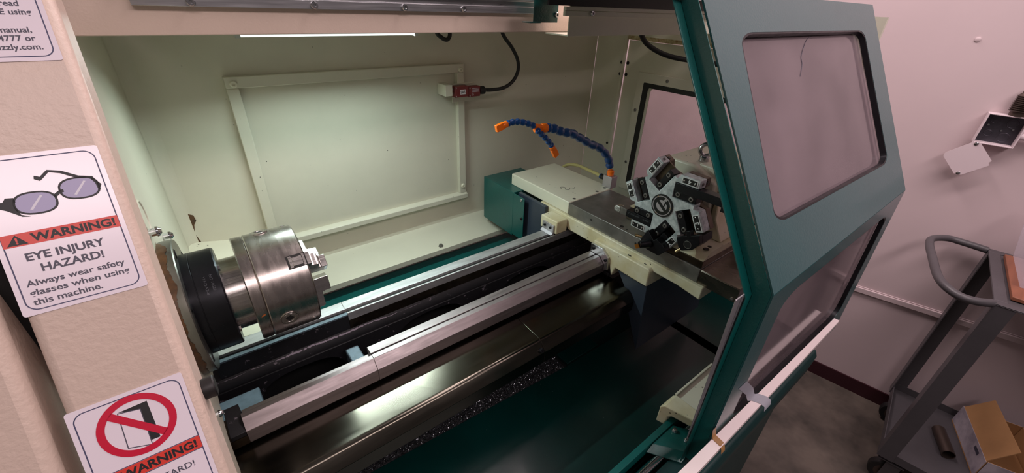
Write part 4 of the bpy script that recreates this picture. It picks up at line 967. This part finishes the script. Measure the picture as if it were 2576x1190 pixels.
q = MB(); q.prism('z', [(0.591, 0.227), (0.664, 0.227), (0.690, 0.190), (0.690, 0.1700), (0.633, 0.1700)], -0.1050, -0.1025)
q.add([(0.591, 0.227, -0.1025), (0.633, 0.170, -0.1025), (0.611, 0.168, -0.114), (0.571, 0.227, -0.114), (0.591, 0.227, -0.105), (0.633, 0.170, -0.105), (0.612, 0.168, -0.1163), (0.572, 0.227, -0.1163)], [(0, 1, 2, 3), (7, 6, 5, 4), (0, 3, 7, 4), (1, 5, 6, 2), (2, 6, 7, 3), (0, 4, 5, 1)])
q.build('guide_bracket', 'green', DO, 0.0006)
for x, y in ((0.655, 0.2165), (0.655, 0.187)):
    q = MB(); q.lathe((x, y, -0.1024), (0, 0, 1), [(0, 0.0060), (0.0012, 0.0060), (0.0012, 0.0046), (0.0055, 0.0046), (0.0062, 0.0040), (0.0062, 0.0025), (0.003, 0.0023), (0.003, 0.0003)], 18); q.build('bracket_screw', 'zinc', DO)
# door track at the bottom and the cream stop bar
q = MB(); q.cyl((-0.3, 0.2055, -0.124), (1.17, 0.2055, -0.124), 0.0095, 24)
tag(q.build('door_track', 'chrome'), 'round chrome guide bar running below the sliding door bracket', 'guide bar')
SB = thing('door_stop', (0.65, 0.22, -0.104), 'cream cast stop block and bar above the green door bracket', 'door stop')
q = MB(); q.prism('x', [(0.262, -0.116), (0.262, -0.068), (0.254, -0.060), (0.190, -0.060), (0.190, -0.081), (0.234, -0.081), (0.242, -0.088), (0.243, -0.116)], 0.655, 0.705)
q.v = [Vector((v.x + (0.262 - v.y) * 0.28 if v.x < 0.69 else v.x, v.y, v.z)) for v in q.v]; q.build('stop_block', 'saddle', SB, 0.0025, 35, 3)
q = MB(); q.prism('x', [(0.192, -0.0655), (0.192, -0.0690), (0.2590, -0.0690), (0.2590, -0.0590), (0.2540, -0.0590), (0.2540, -0.0655)], 0.7055, 0.86); q.build('stop_bar', 'coverpaint', SB, 0.0008)

# white strip taped along the foot of the door
q = MB()
def strip(x0, x1):
    y0, y1 = 0.1395 - 0.0, 0.1270; f0, f1 = 0.1185, 0.1150
    vs = [(x0, y0, 0.0005), (x1, y1, 0.0005), (x1, f1, 0.0005), (x0, f0, 0.0005), (x1, f1, -0.011), (x0, f0, -0.011),
          (x0, y0, -0.0020), (x1, y1, -0.0020), (x1, f1 + 0.002, -0.0020), (x0, f0 + 0.002, -0.0020), (x1, f1 + 0.002, -0.011), (x0, f0 + 0.002, -0.011)]
    return vs, [(0, 1, 2, 3), (3, 2, 4, 5), (9, 8, 7, 6), (11, 10, 8, 9), (0, 6, 7, 1), (1, 7, 8, 2), (2, 8, 10, 4), (4, 10, 11, 5), (0, 3, 9, 6), (3, 5, 11, 9)]
q.add(*strip(0.42, 1.215))
tag(q.build('edge_strip', 'trimwhite'), 'long white plastic edge strip along the foot of the green sliding door', 'strip')
def tape(name, path, w, mat, label):
    vs = []; fs = []
    for p in path:
        p = Vector(p); vs += [p + Vector((-w / 2, 0, 0)), p + Vector((w / 2, 0, 0))]
    n = len(path)
    for p in path:
        p = Vector(p) ; vs += [p + Vector((-w / 2, 0.0002, -0.0003)), p + Vector((w / 2, 0.0002, -0.0003))]
    for i in range(n - 1):
        a = 2 * i; fs += [(a, a + 1, a + 3, a + 2), (2 * n + a + 2, 2 * n + a + 3, 2 * n + a + 1, 2 * n + a)]
    tag(MB().add(vs, fs).build(name, mat, None, 0, 60), label, 'tape', 'tape pieces on the white strip')
tape('tape_piece', [(0.668, 0.1390, 0.108), (0.735, 0.1380, 0.045), (0.765, 0.1366, 0.006), (0.778, 0.1330, 0.0013), (0.785, 0.1190, 0.0013), (0.787, 0.1100, -0.002), (0.786, 0.1070, -0.012)], 0.030, 'greytape', 'grey tape holding the white strip to the lower door window')
tape('tape_piece', [(0.612, 0.1390, 0.030), (0.622, 0.1386, 0.006), (0.620, 0.1350, 0.0013), (0.618, 0.1200, 0.0013), (0.616, 0.1150, -0.003), (0.614, 0.1120, -0.010)], 0.013, 'browntape', 'brown tape around the near part of the white strip')

# ================================================================== utility cart
E1 = Vector((0.990, 0.141, 0)); E2 = Vector((0.141, -0.990, 0))
mc = frame_axes((1.790, -0.135, 0), E1, E2, (0, 0, -1))     # x across to the wall, y away, z down
def cb(q, x0, x1, y0, y1, z0, z1): q.box(x0, x1, y0, y1, -z1, -z0, mc); return q
CT = thing('utility_cart', (2.02, -0.5, -0.95), 'grey steel utility cart standing against the pinkish wall', 'cart')
LW, LL = 0.475, 0.85
for x in (0.0, LW - 0.003):
    for y in (0.0, LL - 0.045):
        q = MB(); cb(q, x, x + 0.003, y, y + 0.048, -0.80, -0.0495); x2 = (0.0031, 0.045) if x == 0 else (LW - 0.045, LW - 0.0031)
        cb(q, x2[0], x2[1], y if y == 0 else y + 0.045, (y if y == 0 else y + 0.045) + 0.003, -0.80, -0.0495); q.build('post', 'cart', CT)
def tray(z, d, name):
    q = MB(); cb(q, 0.0035, LW - 0.0035, 0.0035, LL, z, z + 0.003)
    cb(q, 0.0035, 0.0065, 0.0035, LL, z + 0.0031, z + d); cb(q, LW - 0.0065, LW - 0.0035, 0.0035, LL, z + 0.0031, z + d); cb(q, 0.0066, LW - 0.0066, 0.0035, 0.0065, z + 0.0031, z + d)
    q.build(name, 'cart', CT)
tray(-0.80, 0.035, 'lower_shelf')
q = MB(); cb(q, -0.001, LW + 0.001, -0.001, LL, -0.049, -0.046); cb(q, -0.001, 0.030, -0.001, LL, -0.0459, -0.043); cb(q, LW - 0.030, LW + 0.001, -0.001, LL, -0.0459, -0.043); cb(q, 0.0301, LW - 0.0301, -0.001, 0.030, -0.0459, -0.043); q.build('top_frame', 'cart', CT, 0.001)
q = MB(); q.tube([(1.800, -0.132, -0.050), (1.770, -0.100, -0.050), (1.757, -0.062, -0.048), (1.785, -0.022, -0.045), (1.845, 0.008, -0.044), (1.98, 0.045, -0.044), (2.10, 0.075, -0.044), (2.175, 0.080, -0.044), (2.235, 0.045, -0.045), (2.252, 0.000, -0.048), (2.256, -0.068, -0.050)], 0.0125, 14, 8); q.build('push_handle', 'cart', CT)
for x, lx in ((0.045, 0), (LW - 0.05, 1)):
    c = mc @ Vector((x, 0.055, 0.895)); wx = E1
    q = MB(); R = 0.052
    q.lathe(c - E1 * 0.016, E1, [(0, R * 0.45), (0, R * 0.93), (0.004, R), (0.028, R), (0.032, R * 0.93), (0.032, R * 0.45)], 36); q.build('caster_tyre', 'black', CT)
    q = MB(); q.lathe(c - E1 * 0.0165, E1, [(0, 0.004), (0, R * 0.62), (0.003, R * 0.66), (0.030, R * 0.66), (0.033, R * 0.62), (0.033, 0.004)], 30); q.build('caster_hub', 'steelpipe', CT)
    q = MB(); mt = frame_axes(c, E1, E2, (0, 0, 1)); q.box(-0.026, -0.0225, -0.016, 0.03, -0.012, 0.070, mt); q.box(0.0225, 0.026, -0.016, 0.03, -0.012, 0.070, mt); q.box(-0.026, 0.026, -0.016, 0.03, 0.0702, 0.076, mt); q.box(-0.036, 0.036, -0.045, 0.035, 0.0765, 0.081, mt); q.box(-0.010, 0.010, 0.0, 0.02, 0.0812, 0.094, mt); q.build('caster_fork', 'cart', CT)
# things on the cart
q = MB(); cb(q, 0.06, LW - 0.05, 0.035, 0.70, -0.0428, -0.030)
tag(q.build('board', 'wood', None, 0.002), 'brown board lying on the top of the grey cart', 'board')
BN = thing('plastic_bin', mc @ Vector((0.30, 0.20, 0.03)), 'clear plastic bin standing on the brown board of the cart', 'bin')
q = MB()
bo = [(0.150, 0.055), (0.425, 0.055), (0.425, 0.38), (0.150, 0.38)]; bt = [(0.125, 0.020), (0.445, 0.020), (0.445, 0.40), (0.125, 0.40)]
vs = [mc @ Vector((x, y, 0.0295)) for x, y in bo] + [mc @ Vector((x, y, -0.135)) for x, y in bt]
q.add(vs, [(0, 1, 2, 3), (0, 4, 5, 1), (1, 5, 6, 2), (2, 6, 7, 3), (3, 7, 4, 0)]); q.build('tub', 'bin', BN)
q = MB(); q.tube([mc @ Vector((x, y, -0.1355)) for x, y in ((0.2, 0.020), (0.125, 0.020), (0.125, 0.40), (0.445, 0.40), (0.445, 0.020), (0.2, 0.020))], 0.005, 10, 0); q.build('rim', 'bin', BN)
PP = MB(); PP.lathe(mc @ Vector((0.30, 0.165, 0.7755)), tuple(mc.to_3x3() @ Vector((-1, 0.26, 0.0))), [(0, 0.021), (0.13, 0.021), (0.13, 0.018), (0, 0.018), (0, 0.021)], 28, cap=False)
tag(PP.build('pipe_offcut', 'steelpipe'), 'short dark pipe offcut lying on the lower shelf of the cart', 'pipe')
BX = thing('cardboard_box', mc @ Vector((0.30, 0.42, 0.796)), 'open white cardboard box with brown inside on the lower cart shelf', 'cardboard box')
mb_ = mc @ Matrix.Translation((0.150, 0.272, 0.796)) @ Matrix.Rotation(math.radians(-12), 4, 'Z') @ Matrix.Scale(-1, 4, (0, 0, 1))
bw, bl, bh = 0.29, 0.18, 0.09
def wallpair(pts_out, n):
    n = Vector(n)
    o = MB().add([mb_ @ Vector(p) for p in pts_out] + [mb_ @ (Vector(p) + n * 0.0015) for p in pts_out], [(0, 1, 2, 3), (7, 6, 5, 4), (0, 4, 5, 1), (1, 5, 6, 2), (2, 6, 7, 3), (3, 7, 4, 0)]); o.build('outer_wall', 'cardwhite', BX)
    i = MB().add([mb_ @ (Vector(p) + n * 0.0016) for p in pts_out] + [mb_ @ (Vector(p) + n * 0.004) for p in pts_out], [(0, 1, 2, 3), (7, 6, 5, 4), (0, 4, 5, 1), (1, 5, 6, 2), (2, 6, 7, 3), (3, 7, 4, 0)]); i.build('inner_wall', 'cardboard', BX)
wallpair([(0, 0, 0.005), (bw, 0, 0.005), (bw, 0, bh), (0, 0, bh)], (0, 1, 0))
wallpair([(0, bl, 0.005), (0, 0.006, 0.005), (0, 0.006, bh), (0, bl, bh)], (1, 0, 0))
wallpair([(bw, 0.006, 0.005), (bw, bl, 0.005), (bw, bl, bh), (bw, 0.006, bh)], (-1, 0, 0))
wallpair([(bw - 0.006, bl, 0.005), (0.006, bl, 0.005), (0.006, bl, bh), (bw - 0.006, bl, bh)], (0, -1, 0))
MB().box(0, bw, 0, bl, 0, 0.0045, mb_).build('bottom', 'cardboard', BX)
fl = [(0.005, 0.002, bh + 0.0005), (bw - 0.005, 0.002, bh + 0.0005), (bw - 0.012, 0.055, bh + 0.085), (0.012, 0.055, bh + 0.085)]
q = MB(); q.add([mb_ @ Vector(p) for p in fl] + [mb_ @ Vector((x, y + 0.003, z)) for x, y, z in fl], [(0, 1, 2, 3), (7, 6, 5, 4), (0, 4, 5, 1), (1, 5, 6, 2), (2, 6, 7, 3), (3, 7, 4, 0)]); q.build('flap', 'cardboard', BX)
q = MB(); q.box(0.05, 0.09, -0.0006, -0.0001, 0.06, 0.075, mb_); q.build('printed_mark', 'ink', BX)

# ================================================================== warning labels on the headstock panel
sl = Vector((0, 0.595, 1)).normalized(); nl = Vector((0, -sl.z, sl.y))
def label(top_right, text, cat='warning label', hgt=84.1):
    """frame in millimetres: x right, y down from the top left corner"""
    o = Vector(top_right) + Vector((-0.0508, 0, 0)) + nl * 0.0002
    m = frame_axes(o, (0.001, 0, 0), tuple(-sl * 0.001), tuple(nl * 0.001))
    root = thing('warning_label', tuple(Vector(top_right) + Vector((-0.0254, 0, 0)) - sl * hgt / 1000), text, cat, 'warning labels on the headstock panel')
    q = MB(); q.prism('z', [(x, y) for x, y in rrect(0, 50.8, 0, hgt, 1.4, 5)], 0, 0.25, m); q.build('backing', 'sticker', root)
    q = MB(); q.ring('z', rrect(2.2, 48.6, 2.2, hgt - 2.2, 5.0, 8), rrect(2.75, 48.05, 2.75, hgt - 2.75, 4.5, 8), 0.255, 0.30, m); q.build('border_line', 'inknavy', root)
    return root, m
def flip(m): return m @ Matrix.Diagonal((1, -1, 1, 1))      # lettering runs with y up
def lines(root, m, items, mat, name='lettering', z=0.33):
    q = MB()
    for body, cap, x, y, w, al, bold in items: put_text(q, body, flip(m) @ Matrix.Translation((x, -y, z)), cap, 0, 0, w, al, bold)
    return q.build(name, mat, root, 0, 0)
def flat(root, m, name, mat, pts, z=0.30, dz=0.02):
    return MB().prism('z', pts, z, z + dz, m).build(name, mat, root, 0, 0)

r1, m1 = label((-0.0449, 0.3500, 0.6619 + 0.0), 'warning label with lines of grey text, uppermost on the beige headstock panel')
for o in [r1] + list(r1.children_recursive): pass
up = sl * 0.0841
r1.location = Vector(r1.location) + up
lines(r1, m1, [('death', 3.0, 47.2, 84.1 - 37.2, None, 'RIGHT', 0.02), ('read', 3.0, 41.3, 84.1 - 30.0, None, 'RIGHT', 0.02), ('E using', 3.0, 45.0, 84.1 - 25.3, None, 'RIGHT', 0.02),
               ('manual,', 3.0, 42.6, 84.1 - 15.6, None, 'RIGHT', 0.02), ('-4777 or', 3.0, 43.0, 84.1 - 11.0, None, 'RIGHT', 0.02), ('grizzly.com.', 3.0, 44.6, 84.1 - 6.3, None, 'RIGHT', 0.02)], 'ink')

r2, m2 = label((-0.0444, 0.3250, 0.6200), 'warning label with safety glasses and the words EYE INJURY HAZARD')
flat(r2, m2, 'red_band', 'inkred', [(2.4, 40.9), (48.4, 40.9), (48.4, 47.6), (2.4, 47.6)])
lines(r2, m2, [('WARNING!', 4.2, 13.0, 46.3, 33.8, 'LEFT', 0.035)], 'inkblack')
flat(r2, m2, 'alert_triangle', 'inkblack', [(3.8, 46.9), (11.6, 46.9), (7.7, 41.5)], 0.325)
lines(r2, m2, [('!', 3.1, 7.7, 46.2, 0.9, 'CENTER', 0.04)], 'inkred', 'alert_mark', 0.36)
lines(r2, m2, [('EYE INJURY', 4.0, 8.6, 55.9, 31.0, 'LEFT', 0.03), ('HAZARD!', 4.0, 12.7, 62.6, 24.8, 'LEFT', 0.03),
               ('Always wear safety', 3.2, 5.1, 69.2, 39.5, 'LEFT', 0.02), ('glasses when using', 3.2, 5.1, 74.2, 40.3, 'LEFT', 0.02), ('this machine.', 3.2, 5.1, 79.2, 27.3, 'LEFT', 0.02)], 'ink')
def lens(cx, cy, rx, ry, n=26, p=0.8):
    return [(cx + rx * math.copysign(abs(math.cos(a)) ** p, math.cos(a)), cy + ry * math.copysign(abs(math.sin(a)) ** p, math.sin(a))) for a in [2 * math.pi * k / n for k in range(n)]]
def tilt(pts, c, deg):
    a = math.radians(deg); return [(c[0] + (x - c[0]) * math.cos(a) - (y - c[1]) * math.sin(a), c[1] + (x - c[0]) * math.sin(a) + (y - c[1]) * math.cos(a)) for x, y in pts]
cl, cr = (19.6, 26.6), (37.8, 22.4)
for c in (cl, cr):
    q = MB(); q.ring('z', tilt(lens(c[0], c[1], 8.4, 6.2), c, 2), tilt(lens(c[0], c[1], 7.5, 5.3), c, 2), 0.30, 0.34, m2); q.build('glasses_rim', 'inkblack', r2)
    flat(r2, m2, 'lens', 'inklens', tilt(lens(c[0], c[1], 7.5, 5.3), c, 2), 0.30)
    flat(r2, m2, 'lens_shine', 'inkgrey', [(c[0] - 3.0, c[1] + 3.2), (c[0] + 2.4, c[1] - 3.6), (c[0] + 3.3, c[1] - 3.3), (c[0] - 2.0, c[1] + 3.6)], 0.325)
q = MB()
q.prism('z', [(26.4, 24.2), (29.0, 22.4), (31.2, 21.6), (31.4, 23.2), (29.4, 24.0), (27.6, 25.6)], 0.30, 0.34, m2)
q.prism('z', [(22.4, 12.4), (23.4, 12.8), (24.4, 13.4), (27.8, 10.2), (33.0, 11.6), (39.0, 15.6), (44.4, 17.0), (45.6, 20.0), (47.0, 22.2), (45.0, 25.6), (44.6, 21.0), (43.2, 18.0), (38.2, 17.0), (32.4, 13.0), (28.2, 11.6), (25.2, 14.6), (24.0, 15.6), (22.0, 14.2)], 0.30, 0.34, m2)
q.prism('z', [(3.0, 23.2), (8.0, 24.0), (9.4, 22.0), (12.4, 22.4), (12.6, 24.6), (11.6, 26.4), (12.8, 31.6), (16.0, 33.4), (13.0, 32.8), (8.4, 28.6), (3.0, 25.2)], 0.30, 0.34, m2)
q.build('glasses_frame', 'inkblack', r2)

r3, m3 = label((-0.0444, 0.2540, 0.5006), 'warning label with a crossed out open door in a red ring')
q = MB(); c3 = (25.6, 19.6)
q.ring('z', lens(c3[0], c3[1], 17.2, 17.2, 64, 1), lens(c3[0], c3[1], 13.7, 13.7, 64, 1), 0.40, 0.46, m3)
q.prism('z', tilt([(c3[0] - 14.2, c3[1] - 1.9), (c3[0] + 14.2, c3[1] - 1.9), (c3[0] + 14.2, c3[1] + 1.9), (c3[0] - 14.2, c3[1] + 1.9)], c3, 45), 0.40, 0.46, m3); q.build('prohibition_ring', 'inkcrimson', r3)
q = MB(); q.prism('z', [(19.4, 9.4), (32.4, 8.8), (32.6, 31.2), (28.4, 31.0), (28.6, 12.0)], 0.30, 0.32, m3); q.build('door_shadow', 'inkblack', r3)
q = MB(); q.ring('z', [(19.2, 9.6), (28.9, 11.6), (28.5, 33.8), (18.3, 30.4)], [(19.6, 10.2), (28.5, 12.0), (28.1, 33.2), (18.8, 30.0)], 0.34, 0.36, m3); q.build('door_outline', 'ink', r3)
flat(r3, m3, 'door_leaf', 'sticker', [(19.6, 10.2), (28.5, 12.0), (28.1, 33.2), (18.8, 30.0)], 0.33)
q = MB(); q.prism('z', lens(27.2, 21.2, 0.6, 0.6, 12, 1), 0.36, 0.37, m3); q.build('door_knob', 'inkblack', r3)
flat(r3, m3, 'red_band', 'inkred', [(2.4, 39.8), (48.4, 39.8), (48.4, 47.0), (2.4, 47.0)])
q = MB(); q.box(2.4, 48.4, 39.3, 39.75, 0.30, 0.32, m3); q.box(2.4, 48.4, 47.05, 47.5, 0.30, 0.32, m3); q.build('band_line', 'inknavy', r3)
lines(r3, m3, [('WARNING!', 4.4, 46.4, 45.6, 35.0, 'RIGHT', 0.035)], 'inkblack')
lines(r3, m3, [('HAZARD!', 3.4, 42.4, 55.4, 22.0, 'RIGHT', 0.01)], 'ink')
